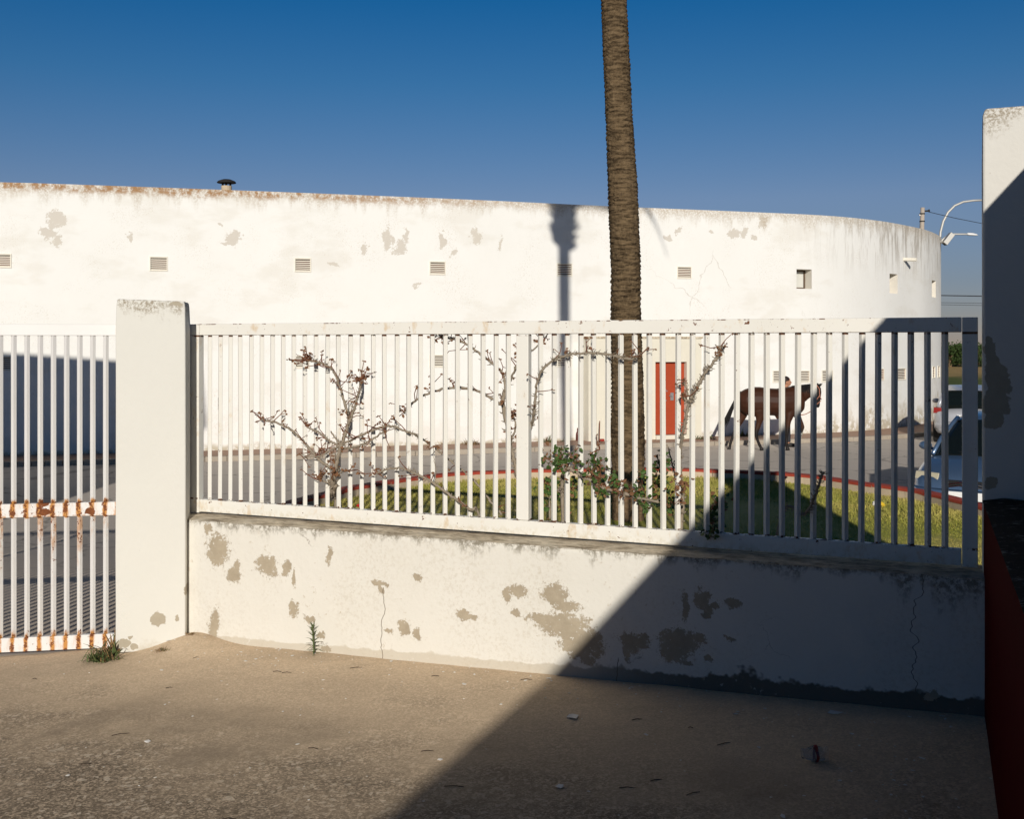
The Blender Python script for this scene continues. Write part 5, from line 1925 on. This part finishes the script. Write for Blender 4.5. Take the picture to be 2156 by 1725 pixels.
def make_car(name, label, loc, ang, paint, rear_view=False):
    """local frame: +x forward, +y left of the car"""
    t = thing(name, label, 'car', loc, 'cars parked by the building')
    t.rotation_euler = (0, 0, ang)

    def bld_(mb, nm, mat, bevel=0.0, smooth=False, parent=None):
        return link_mesh(nm, mb.mesh(nm, mat, None, smooth, bevel), parent or t)
    st = [(-2.03, .62, .36, .72, .78), (-1.98, .74, .27, .80, .88), (-1.80, .82, .22, .90, .95), (-1.2, .85, .20, .93, .96), (-.4, .855, .20, .92, .94), (.5, .855, .20, .90, .92), (.95, .85, .20, .885, .905),
          (1.3, .845, .20, .83, .865), (1.62, .82, .20, .74, .785), (1.86, .77, .21, .655, .70), (1.98, .70, .24, .58, .62), (2.04, .60, .30, .48, .52)]
    rings = []
    for x, w, z0, z1, zc in st:
        half = [(0, z0), (w * .86, z0), (w * .97, z0 + .10), (w, z0 + (z1 - z0) * .5), (w * .985, z1 - .10), (w * .93, z1 - .02), (w * .80, z1 + (zc - z1) * .35), (w * .4, zc - .004), (0, zc)]
        ring = [(x, y, z) for y, z in half] + [(x, -y, z) for y, z in half[-2:0:-1]]
        rings.append(ring)
    b = MB().rings(rings)
    bo = bld_(b, 'body', paint, smooth=True)
    m_ = bo.modifiers.new('s', 'SUBSURF')
    m_.levels = m_.render_levels = 1
    # greenhouse
    cab = [(1.05, .73, .875, .72, .89), (.72, .745, .89, .66, 1.12), (.38, .75, .90, .60, 1.32), (.18, .755, .905, .585, 1.385), (-.5, .76, .92, .58, 1.425), (-1.15, .755, .93, .57, 1.40), (-1.52, .75, .935, .56, 1.33), (-1.72, .73, .93, .60, 1.16), (-1.86, .70, .92, .66, .98)]
    rings = []
    for x, wb, zb, wr, zr in cab:
        half = [(0, zb - .1), (wb, zb - .1), (wb, zb), (wb + (wr - wb) * .5, zb + (zr - zb) * .52), (wr, zr - .03), (wr * .86, zr + .005), (0, zr + .02)]
        rings.append([(x, y, z) for y, z in half] + [(x, -y, z) for y, z in half[-2:0:-1]])
    bld_(MB().rings(rings), 'glasshouse', M['glass'], smooth=False)
    roof = []
    for x, wr, zr in ((.30, .60, 1.352), (.16, .60, 1.402), (-.5, .595, 1.446), (-1.15, .585, 1.422), (-1.56, .57, 1.335)):
        half = [(wr + .012, zr - .05), (wr, zr - .01), (wr * .85, zr + .012), (0, zr + .024)]
        roof.append([(x, y, z) for y, z in half] + [(x, -y, z) for y, z in half[-2::-1]])
    rf_ = MB().rings(roof, cap=False, close=False)
    ro_ = bld_(rf_, 'roof', paint, smooth=True)
    for sy in (-1, 1):
        pl = MB()
        pl.tube([(1.06, sy * .725, .885), (.72, sy * .70, 1.10), (.36, sy * .625, 1.31), (.16, sy * .605, 1.385)], [.035, .032, .032, .035], 6)
        bld_(pl, 'pillar', paint, smooth=True)
        pl = MB()
        pl.tube([(-.45, sy * .765, .92), (-.5, sy * .66, 1.25), (-.5, sy * .60, 1.40)], [.035, .03, .03], 6)
        bld_(pl, 'pillar', paint, smooth=True)
        pl = MB()
        pl.tube([(-1.88, sy * .70, .93), (-1.70, sy * .635, 1.17), (-1.5, sy * .585, 1.34), (-1.3, sy * .585, 1.39)], [.06, .055, .05, .04], 6)
        bld_(pl, 'pillar', paint, smooth=True)
        mr = MB()
        mr.ball((.72, sy * .93, .98), (.055, .10, .065), 10, 8)
        mr.tube([(.74, sy * .80, .93), (.73, sy * .90, .96)], .025, 6)
        bld_(mr, 'mirror', paint, smooth=True)
        for x in (1.28, -1.22):
            w_ = MB().tube([(x, sy * .66, .30), (x, sy * .69, .30), (x, sy * .83, .30), (x, sy * .855, .30)], [.27, .30, .30, .27], 24)
            wo_ = bld_(w_, 'wheel', M['tyre'])
            ri = MB().tube([(x, sy * .80, .30), (x, sy * .862, .30)], [.20, .17], 16)
            bld_(ri, 'rim', M['chrome'], parent=wo_)
        hl = MB()
        hl.rings([[(1.93, sy * .40, .60), (1.80, sy * .73, .62), (1.72, sy * .735, .71), (1.86, sy * .40, .70)], [(1.97, sy * .40, .595), (1.86, sy * .75, .605), (1.77, sy * .76, .70), (1.90, sy * .40, .70)]])
        bld_(hl, 'headlight', M['lamp'], bevel=0.01)
        tlm = MB()
        tlm.rings([[(-1.90, sy * .50, .80), (-1.78, sy * .80, .78), (-1.74, sy * .79, .93), (-1.88, sy * .52, .92)], [(-2.0, sy * .48, .80), (-1.84, sy * .83, .78), (-1.80, sy * .815, .93), (-1.97, sy * .50, .92)]])
        bld_(tlm, 'tail_light', M['redlamp'], bevel=0.01)
        wip = MB().tube([(1.07, sy * .1, .905), (1.0, sy * .35, .93), (.93, sy * .55, .965)], .008, 4)
        bld_(wip, 'wiper', M['black'])
    # front: bumper strip, intake, grille with double chevron, plate
    bm_ = MB()
    prof_ = [(1.70, .80), (1.92, .735), (2.06, .55), (2.085, .30), (2.09, 0)]
    pf = prof_ + [(x, -y) for x, y in prof_[-2::-1]]
    rings = [[(x, y, .36), (x + .03, y * 1.01, .40), (x + .03, y * 1.01, .47), (x, y, .51)] for x, y in pf]
    bm_.rings(rings)
    bld_(bm_, 'bumper', paint, bevel=0.0, smooth=True)
    bld_(MB().box((2.03, 0, .27), (.08, 1.0, .13)), 'air_intake', M['black'], bevel=.01)
    bld_(MB().box((1.99, 0, .585), (.06, .62, .085)), 'grille', M['black'], bevel=.01)
    for k in range(2):
        cvn = MB()
        for sy in (-1, 1):
            cvn.tube([(2.035, 0, .625 - .045 * k), (2.03, sy * .26, .565 - .035 * k)], .012, 5)
        bld_(cvn, 'chevron', M['chrome'])
    pr_ = bld_(MB().box((2.125, 0, .43), (.012, .52, .115)), 'number_plate', M['plate'], bevel=.002)
    bld_(MB().box((2.134, -.235, .43), (.008, .045, .105)), 'plate_band', M['plateblue'], parent=pr_)
    # rear
    rb_ = MB()
    rings = [[(-x + .02, y, .38), (-x - .02, y * 1.01, .42), (-x - .02, y * 1.01, .54), (-x + .02, y, .58)] for x, y in [(1.72, .80), (1.94, .74), (2.04, .50), (2.06, 0), (2.04, -.50), (1.94, -.74), (1.72, -.80)]]
    rb_.rings(rings)
    bld_(rb_, 'rear_bumper', paint, smooth=True)
    rp_ = bld_(MB().box((-2.03, 0, .70), (.012, .52, .11)), 'rear_plate', M['plate'], bevel=.002)
    rw = MB()
    rw.add([(-1.80, .60, 1.02), (-1.80, -.60, 1.02), (-1.62, -.52, 1.27), (-1.62, .52, 1.27)], [(0, 1, 2, 3)])
    bld_(rw, 'rear_window', M['glass'])
    bld_(MB().box((.52, -.44, 1.225), (.006, .10, .05), M=Matrix.Rotation(math.radians(-30), 4, 'Y')), 'sticker', M['yellow'])
    return t


cdir = Vector((0.60, 0.80))
cfront = Vector((5.62, 15.52)) + Vector((0.80, -0.60)) * 0.76
cc = cfront + cdir * 2.05
make_car('parked_car', 'silver-blue hatchback parked nose towards the railing behind the red kerb', (cc.x, cc.y, -0.50), math.atan2(-cdir.y, -cdir.x), M['bluepaint'])
c2d = Vector((0.42, 0.907))
c2 = Vector((11.34, 27.3)) + c2d * 2.03
make_car('parked_car', 'pale silver hatchback seen from behind beside the white building', (c2.x, c2.y, -0.50), math.atan2(c2d.y, c2d.x), M['silverpaint'])

# ------------------------------------------------------------------ lamps, pole, wires, far trees
M['galv'] = simple('galvanised_pole', (0.50, 0.49, 0.46), 0.5, 0.1, 20, metal=0.3)
M['lamphead'] = simple('lamp_head_white', (0.80, 0.80, 0.80), 0.35, 0.05)
M['woodpole'] = simple('pale_concrete_pole', (0.42, 0.36, 0.30), 0.9, 0.25, 25)
M['wire'] = simple('wire_dark', (0.03, 0.03, 0.035), 0.6, 0.1)
DL = 44.0
lp = thing('street_lamp', 'tall arched street lamp rising behind the right end of the building', 'street lamp', (*at(1979, 700, DL).xy, -0.5))
b0 = Vector((*at(1978, 700, DL).xy, -0.5))
MB().tube([b0, at(1978, 520, DL), at(1980, 489, DL), at(1986, 466, DL), at(1996, 447, DL), at(2010, 433, DL), at(2028, 425, DL), at(2050, 422, DL), at(2078, 421, DL)], [.07, .06, .05, .05, .048, .046, .044, .042, .04], 10).build('pole', M['galv'], lp, smooth=True)
MB().ball(at(2088, 421, DL), (.32, .12, .07), 12, 8).build('lamp_head', M['lamphead'], lp, smooth=True)
D2 = 52.0
l2 = thing('street_lamp', 'white headed street lamp on a horizontal arm beside the building edge', 'street lamp', (*at(1976, 700, D2).xy, -0.5))
MB().tube([Vector((*at(1974, 700, D2).xy, -0.5)), at(1974, 560, D2), at(1976, 520, D2), at(1984, 505, D2), at(1994, 497, D2), at(2005, 493, D2), at(2030, 493, D2), at(2042, 493, D2)], [.08, .07, .06, .05, .045, .045, .042, .04], 10).build('pole', M['galv'], l2, smooth=True)
hd = MB()
hd.rings([[at(x, 0, D2) * 0 + Vector(((x - CX) / F * D2, D2 + dy * .09, EYE + (HY - y0 - dz) / F * D2)) for dy, dz in ((-1, 0), (0, -h_), (1, 0), (0, h2_))] for x, y0, h_, h2_ in ((2035, 493, 1, 1), (2038, 493, 3.5, 3), (2048, 493.5, 3.5, 3), (2056, 494.5, 2.5, 2), (2058, 495, 1, 1))])
hd.build('lamp_head', M['lamphead'], l2, smooth=True)
ps, pn_ = wall_hit(1982), None
fl = thing('floodlight', 'small box floodlight bracketed to the building corner', 'floodlight', tuple(at(1990, 507, 36.2)))
fm_ = at(1996, 503, 36.0)
MB().box(fm_, (.16, .24, .42), M=Matrix.Rotation(math.radians(38), 4, 'Y')).build('lamp_housing', M['galv'], fl, bevel=.015)
MB().box(at(1991, 511, 36.0), (.12, .2, .14), M=Matrix.Rotation(math.radians(38), 4, 'Y')).build('ballast', M['darkmetal'], fl, bevel=.01)
MB().tube([at(1980, 509, 36.1), at(1990, 508, 36.0)], .03, 8).build('bracket', M['galv'], fl)
DU = 40.0
up = thing('utility_pole', 'short weathered utility pole with insulators above the roof', 'pole', (*at(1941, 700, DU).xy, -0.5))
MB().tube([Vector((*at(1941, 700, DU).xy, -0.5)), at(1941, 480, DU), at(1942.5, 437, DU)], [.12, .085, .075], 10).build('post', M['woodpole'], up, smooth=True)
for y_ in (450, 466):
    MB().tube([at(1941.5, y_ - 1.2, DU), at(1941.5, y_ + 1.2, DU)], .10, 10).build('clamp_band', M['darkmetal'], up)
MB().tube([at(1943, 444.5, DU), at(1953, 444, DU), at(1957, 443, DU)], [.025, .03, .05], 8).build('arm', M['darkmetal'], up)
MB().tube([at(1939, 452, DU), at(1935, 453, DU)], .03, 6).build('insulator', M['lamphead'], up)


def wire(label, pts, r):
    t = thing('wire', label, 'wire', tuple(pts[0]), 'overhead wires at the right')
    MB().tube(pts, r, 5).build('strand', M['wire'], t)


wire('thin pale wire running from the utility pole to the right', [at(1955, 446, 40), at(2010, 459, 42), at(2075, 472, 45), at(2300, 500, 60)], .012)
wire('thick dark overhead cable crossing the sky gap at the right', [at(1900, 621, 60), at(2030, 623, 60), at(2300, 628, 60)], .028)
wire('upper of two thin wires low in the sky gap', [at(1900, 636, 75), at(2030, 638, 75), at(2300, 642, 75)], .014)
wire('lower of two thin wires low in the sky gap', [at(1900, 640, 75), at(2030, 642.5, 75), at(2300, 648, 75)], .014)

M['bushleaf'] = simple('far_tree_leaf', (0.035, 0.062, 0.014), 0.7, 0.5, 2.0)


def far_tree(label, x, ytop, d, w, seed):
    rr_ = random.Random(seed)
    base = Vector(((x - CX) / F * d, d, -0.515))
    hgt = (EYE + (HY - ytop) / F * d) + 0.5
    t = thing('tree', label, 'tree', tuple(base), 'trees at the far side of the field')
    tk = MB()
    tk.tube([base, base + Vector((.1, 0, hgt * .5)), base + Vector((.2, 0, hgt * .8))], [.22, .15, .05], 7)
    for k in range(6):
        a = rr_.uniform(0, 6.28)
        tk.tube([base + Vector((.08, 0, hgt * .35)), base + Vector((math.cos(a) * w * .25, math.sin(a) * w * .25, hgt * .6))], [.09, .03], 5)
    tk.build('trunk', M['bark'], t)
    lf = MB()
    cl = [Vector((rr_.uniform(-.42, .42) * w, rr_.uniform(-.35, .35) * w, hgt * rr_.uniform(.22, .86))) for _ in range(22)]
    for c in cl:
        for k in range(70):
            p = base + c + Vector((rr_.gauss(0, 1), rr_.gauss(0, 1), rr_.gauss(0, .8))) * .38
            leafblade(lf, p, rr_.uniform(.16, .32), rr_)
    lf.build('crown', M['bushleaf'], t)


far_tree('dense dark tree beyond the dry field, left of the gap', 2000, 722, 128, 3.4, 3)
far_tree('dense dark tree beyond the dry field, in the middle of the gap', 2026, 719, 130, 4.0, 4)
far_tree('dense dark tree beyond the dry field, nearest the right pillar', 2056, 726, 127, 3.6, 5)
far_tree('dense dark tree beyond the dry field, mostly hidden by the right pillar', 2084, 722, 131, 4.0, 6)
# ------------------------------------------------------------------ weeds
M['weed'] = simple('weed_leaf', (0.10, 0.13, 0.045), 0.7, 0.35, 60)
M['weeddry'] = simple('dry_weed', (0.24, 0.15, 0.07), 0.8, 0.35, 60)


def ray_ground(x, y):
    """sight line to the pavement"""
    d = F * 1.9 / (y - HY)
    for _ in range(12):
        p = at(x, y, d)
        z = front_z(p.x, p.y)
        d = F * (EYE - z) / (y - HY)
    p = at(x, y, d)
    return Vector((p.x, p.y, front_z(p.x, p.y)))


def blade(mb, p, d, L, W, curl, rnd):
    s = d.cross(Vector((0, 0, 1)))
    s = s.normalized() if s.length > .01 else Vector((1, 0, 0))
    pts = []
    for i in range(5):
        t = i / 4
        pts.append(p + d * L * t + Vector((0, 0, -curl * L * t * t)))
    vs = []
    for i, q in enumerate(pts):
        w = W * (1 - (i / 4) ** 1.6) * .5 + .0006
        vs += [q - s * w, q + s * w]
    mb.add(vs, [(2 * i, 2 * i + 1, 2 * i + 3, 2 * i + 2) for i in range(4)])


wp = ray_ground(648, 1384)
wp = Vector((*fence_xy((Vector((wp.x, wp.y)) - FO).dot(FA), -0.205), 0))
wp.z = front_z(wp.x, wp.y)
wd_ = thing('weed', 'upright green weed with narrow leaves at the foot of the low wall', 'weed', tuple(wp))
ms, ml = MB(), MB()
H = 0.175
ms.tube([wp, wp + Vector((-.006, .002, H * .5)), wp + Vector((-.012, .004, H))], [.0045, .0038, .002], 6)
rw_ = random.Random(8)
for k in range(36):
    t = (k / 36)
    a = k * 2.4
    p = wp + Vector((-.012 * t, .004 * t, H * (.03 + .95 * t)))
    d = Vector((math.cos(a), math.sin(a) * .8, .15 + .8 * t)).normalized()
    blade(ml, p, d, rw_.uniform(.06, .085) * (1.1 - .55 * t), .0085, .45 * (1 - t), rw_)
ms.build('stem', M['weed'], wd_)
mo = ml.build('leaves', M['weed'], wd_)
mo['kind'] = 'stuff'


def tuft(name, label, c, n, L, dry, seed, spread=.04):
    rr_ = random.Random(seed)
    t = thing(name, label, 'weed', tuple(c))
    g, b = MB(), MB()
    for k in range(n):
        a = rr_.uniform(0, 6.28)
        el = rr_.uniform(.3, 1.3)
        d = Vector((math.cos(a) * math.cos(el), math.sin(a) * math.cos(el), math.sin(el)))
        p = c + Vector((rr_.gauss(0, spread), rr_.gauss(0, spread * .5), 0))
        blade(b if rr_.random() < dry else g, p, d, L * rr_.uniform(.4, 1.1), L * .08, rr_.uniform(.1, .6), rr_)
    if g.v:
        g.build('blades', M['weed'], t)['kind'] = 'stuff'
    if b.v:
        b.build('dry_blades', M['weeddry'], t)['kind'] = 'stuff'


tuft('grass_tuft', 'bushy green grass tuft growing between gate and gate pillar', ray_ground(212, 1392), 170, .12, .25, 1, .045)
tuft('grass_tuft', 'thin dry weed sprig rising against the rusty gate rail', ray_ground(226, 1384) + Vector((0, .05, 0)), 40, .22, .8, 2, .03)
tuft('grass_tuft', 'small dry weed at the foot of the gate pillar', ray_ground(343, 1371), 45, .05, .8, 3, .022)
tuft('grass_tuft', 'dry wisp in the corner of gate pillar and low wall', ray_ground(401, 1347), 30, .04, .95, 4, .015)
for i, (x, lab) in enumerate(((1148, 'weeds at the building foot left of the palm shadow'), (1455, 'weeds at the building foot right of the red door'), (1556, 'weed sprig at the building foot behind the horse tail'), (985, 'reddish weed at the building foot behind the left rose arch'))):
    p, tg, nn = wall_at(wall_hit(x))
    q = p + nn * (.25 if i != 1 else .75)
    tuft('grass_tuft', lab, Vector((q.x, q.y, -.40)), 70, .28, .45 if i != 3 else .95, 10 + i, .10)

# ------------------------------------------------------------------ small things by the building
M['bottle'] = simple('brown_bottle_glass', (0.10, 0.015, 0.01), 0.12, 0.1, spec=0.6)
p, tg, nn = wall_at(wall_hit(1211))
q = p + nn * .16
bt = thing('bottle', 'dark red-brown bottle standing at the foot of the building', 'bottle', (q.x, q.y, -.40))
bb = MB()
bb.rings([[Vector((q.x + r_ * math.cos(a), q.y + r_ * math.sin(a), -.40 + z_)) for a in [2 * math.pi * k / 12 for k in range(12)]] for r_, z_ in ((.042, 0), (.045, .01), (.045, .17), (.04, .20), (.018, .24), (.015, .30), (.018, .302), (.018, .32))])
bb.build('glass', M['bottle'], bt, smooth=True)
p, tg, nn = wall_at(wall_hit(1240))
q = p + nn * .62
sk_ = thing('stick', 'thin brown stick leaning against the porch', 'stick', (q.x, q.y, -.40))
MB().tube([Vector((q.x, q.y - .1, -.40)), Vector((q.x + .01, q.y - .03, -.12)), Vector((q.x + .02, q.y + .0, .12))], [.014, .014, .012], 6).build('shaft', M['twig'], sk_)
M['litterred'] = simple('red_wrapper', (0.30, 0.03, 0.02), 0.5, 0.1)
M['paper'] = simple('white_paper', (0.74, 0.72, 0.68), 0.85, 0.08, 30)
q = p + nn * .95
ct = thing('carton', 'crushed red and white carton lying by the porch', 'carton', (q.x, q.y, -.39))
MB().box((q.x - .06, q.y, -.33), (.10, .09, .06), .3).build('carton_side', M['litterred'], ct, bevel=.01)
MB().box((q.x + .08, q.y - .02, -.34), (.12, .10, .07), .2).build('carton_flap', M['paper'], ct, bevel=.01)

# wrapper on the lawn by the right kerb
q = at(1853, 1050, 11.2)
q.z = ZTURF + .035
wr = thing('wrapper', 'crumpled yellow and white wrapper on the lawn beside the kerb', 'wrapper', tuple(q))


def crumple(mb, c, rx, ry, rz, seed, n=9, m=7):
    rr_ = random.Random(seed)
    rings = []
    for i in range(m + 1):
        th = math.pi * (i + .03) / (m + .06)
        rings.append([c + Vector((rx * math.sin(th) * math.cos(2 * math.pi * j / n) * rr_.uniform(.6, 1.15), ry * math.sin(th) * math.sin(2 * math.pi * j / n) * rr_.uniform(.6, 1.15), -rz * math.cos(th) * rr_.uniform(.7, 1.1))) for j in range(n)])
    mb.rings(rings)


M['yellowfoil'] = simple('yellow_foil', (0.62, 0.42, 0.03), 0.35, 0.2, 40)
mb = MB()
crumple(mb, q, .055, .03, .03, 3)
mb.build('foil', M['yellowfoil'], wr)
mb = MB()
crumple(mb, q + Vector((-.05, 0, .005)), .035, .028, .028, 5)
mb.build('white_part', M['paper'], wr)
# pale stone at the right end of the bed
st_ = thing('stone', 'rough pale stone block at the right end of the lawn', 'stone', tuple(at(2016, 1140, 6.6).xy) + (ZTURF,))
c = Vector((*at(2022, 1132, 6.7).xy, ZTURF + .07))
mb = MB()
crumple(mb, c, .10, .09, .12, 9, 10, 8)
mb.build('block', M['kerbstone'], st_)

# ------------------------------------------------------------------ litter on the pavement
M['flake'] = simple('fallen_paint_flake', (0.72, 0.70, 0.65), 0.85, 0.1, 40)


def scrap(mb, c, L, W, a, seed, lift=.012):
    rr_ = random.Random(seed)
    n = 6
    vs = []
    for k in range(n):
        t = 2 * math.pi * k / n
        x_, y_ = math.cos(t) * L * rr_.uniform(.5, 1.3), math.sin(t) * W * rr_.uniform(.4, 1.3)
        vs.append(c + Vector((x_ * math.cos(a) - y_ * math.sin(a), x_ * math.sin(a) + y_ * math.cos(a), .002 + lift * .5 * rr_.random())))
    top = [v + Vector((0, 0, .0012)) for v in vs]
    mb.add(vs + top, [tuple(range(n - 1, -1, -1)), tuple(range(n, 2 * n))] + [(i, (i + 1) % n, n + (i + 1) % n, n + i) for i in range(n)])


for x, y, L, W, lab in [(1205, 1511, 14, 9, 'pale heart-shaped paper scrap lying in the shade near the wall'), (1177, 1659, 12, 6, 'crumpled pale paper twist on the shaded pavement'), (1757, 1503, 16, 8, 'fallen plaster flake at the wall foot in deep shade'),
                        (310, 1564, 8, 4, 'white paper scrap on the sunlit pavement near the gate'), (1360, 1550, 5, 3, 'small white butt in the shade right of the paper scrap'), (1648, 1722, 9, 6, 'pale scrap at the bottom edge in deep shade'),
                        (925, 1603, 6, 4, 'small white scrap just left of the shade edge')]:
    p = ray_ground(x, y)
    k = p.y / F
    mb = MB()
    scrap(mb, Vector((0, 0, 0)), L * k, W * k * 1.8, R.uniform(-.4, .4), x)
    o = link_mesh('paper_scrap', mb.mesh('paper_scrap', M['paper']), None, p)
    tag(o, lab, 'litter', 'litter on the pavement')
# clear plastic cup, crushed, with a red label
p = ray_ground(1712, 1606)
cup = thing('plastic_cup', 'crushed clear plastic cup with a red band lying in the shade', 'cup', tuple(p))
m = Mat('clear_plastic', 0.15, 0.5)
m.color((0.75, 0.77, 0.78))
m.b.inputs['Transmission Weight'].default_value = 0.85
m.b.inputs['IOR'].default_value = 1.2
M['clear'] = m.m
rings = []
for i in range(9):
    t = i / 8
    rr_ = .030 + .012 * t
    rings.append([p + Vector((-.05 + .11 * t, rr_ * math.cos(a) * (.9 + .2 * math.sin(3 * a + i)), .038 + rr_ * math.sin(a) * (.8 + .2 * math.cos(2 * a + i)))) for a in [2 * math.pi * k / 14 for k in range(14)]])
MB().rings(rings, cap=False).build('cup_wall', M['clear'], cup, smooth=True)
rings = []
for i in range(4):
    t = .50 + .12 * i / 3
    rr_ = .0315 + .012 * t
    rings.append([p + Vector((-.05 + .11 * t, rr_ * math.cos(a) * (.9 + .2 * math.sin(3 * a + 4)), .038 + rr_ * math.sin(a) * (.8 + .2 * math.cos(2 * a + 4)))) for a in [2 * math.pi * k / 14 for k in range(14)]])
MB().rings(rings, cap=False).build('label_band', M['litterred'], cup, smooth=True)
# flakes, butts and grit nobody could count
fl = MB()
rr_ = random.Random(99)
for k in range(330):
    if k < 150:
        s = rr_.uniform(0.0, 4.7)
        o_ = -0.19 - abs(rr_.gauss(0, .22))
        x_, y_ = fence_xy(s, o_)
    elif k < 230:
        x_, y_ = rr_.gauss(1.7, .4), rr_.gauss(4.6, .35)
    else:
        y_ = rr_.uniform(3.8, 7.0)
        x_ = rr_.uniform(-.5, .45) * y_
    if y_ > line_y(x_) - .19:
        continue
    z_ = front_z(x_, y_)
    L = rr_.choice((.004, .005, .006, .007, .009, .013)) * rr_.uniform(.7, 1.3)
    scrap(fl, Vector((x_, y_, z_)), L, L * rr_.uniform(.4, .9), rr_.uniform(0, 3), k, .004)
o = fl.build('plaster_flakes', M['flake'])
o['kind'] = 'stuff'
o['label'] = 'scattered white plaster flakes and butts on the pavement'
tw = MB()
for k in range(30):
    y_ = rr_.uniform(3.9, 6.8)
    x_ = rr_.uniform(-.46, .2) * y_
    if y_ > line_y(x_) - .2:
        continue
    z_ = front_z(x_, y_) + .002
    a = rr_.uniform(-.5, .5)
    L = rr_.uniform(.01, .045)
    c = Vector((x_, y_, z_))
    d = Vector((math.cos(a), math.sin(a), 0))
    tw.tube([c, c + d * L + Vector((0, .004, .003)), c + d * L * 2], .0018, 4)
o = tw.build('dead_twigs', M['darkhair'])
o['kind'] = 'stuff'
o['label'] = 'bits of dead twig lying on the pavement'

# ------------------------------------------------------------------ blocks added behind the camera, never in view, to close off the low sky
M['blockwall'] = simple('sky_blocker_render', (0.30, 0.27, 0.24), 0.95, 0.15, 1)
for i, (x0, x1, h_) in enumerate(((-30, -9, 5.6), (-9, 7, 6.3), (7, 30, 5.2))):
    t = thing('sky_blocker', ('long low street house added unseen behind the viewer on the left', 'flat-roofed street house added unseen directly behind the viewer', 'low street house added unseen behind the viewer on the right')[i], 'blocker', ((x0 + x1) / 2, -26, 0), 'unseen sky blockers added behind the viewer')
    MB().box(((x0 + x1) / 2, -25, h_ / 2 - .3), (x1 - x0 - .02, 6, h_ + .6)).build('walls', M['blockwall'], t)
    MB().box(((x0 + x1) / 2, -25, h_ + .07), (x1 - x0 - .03, 6.2, .14)).build('roof', M['roof'], t)
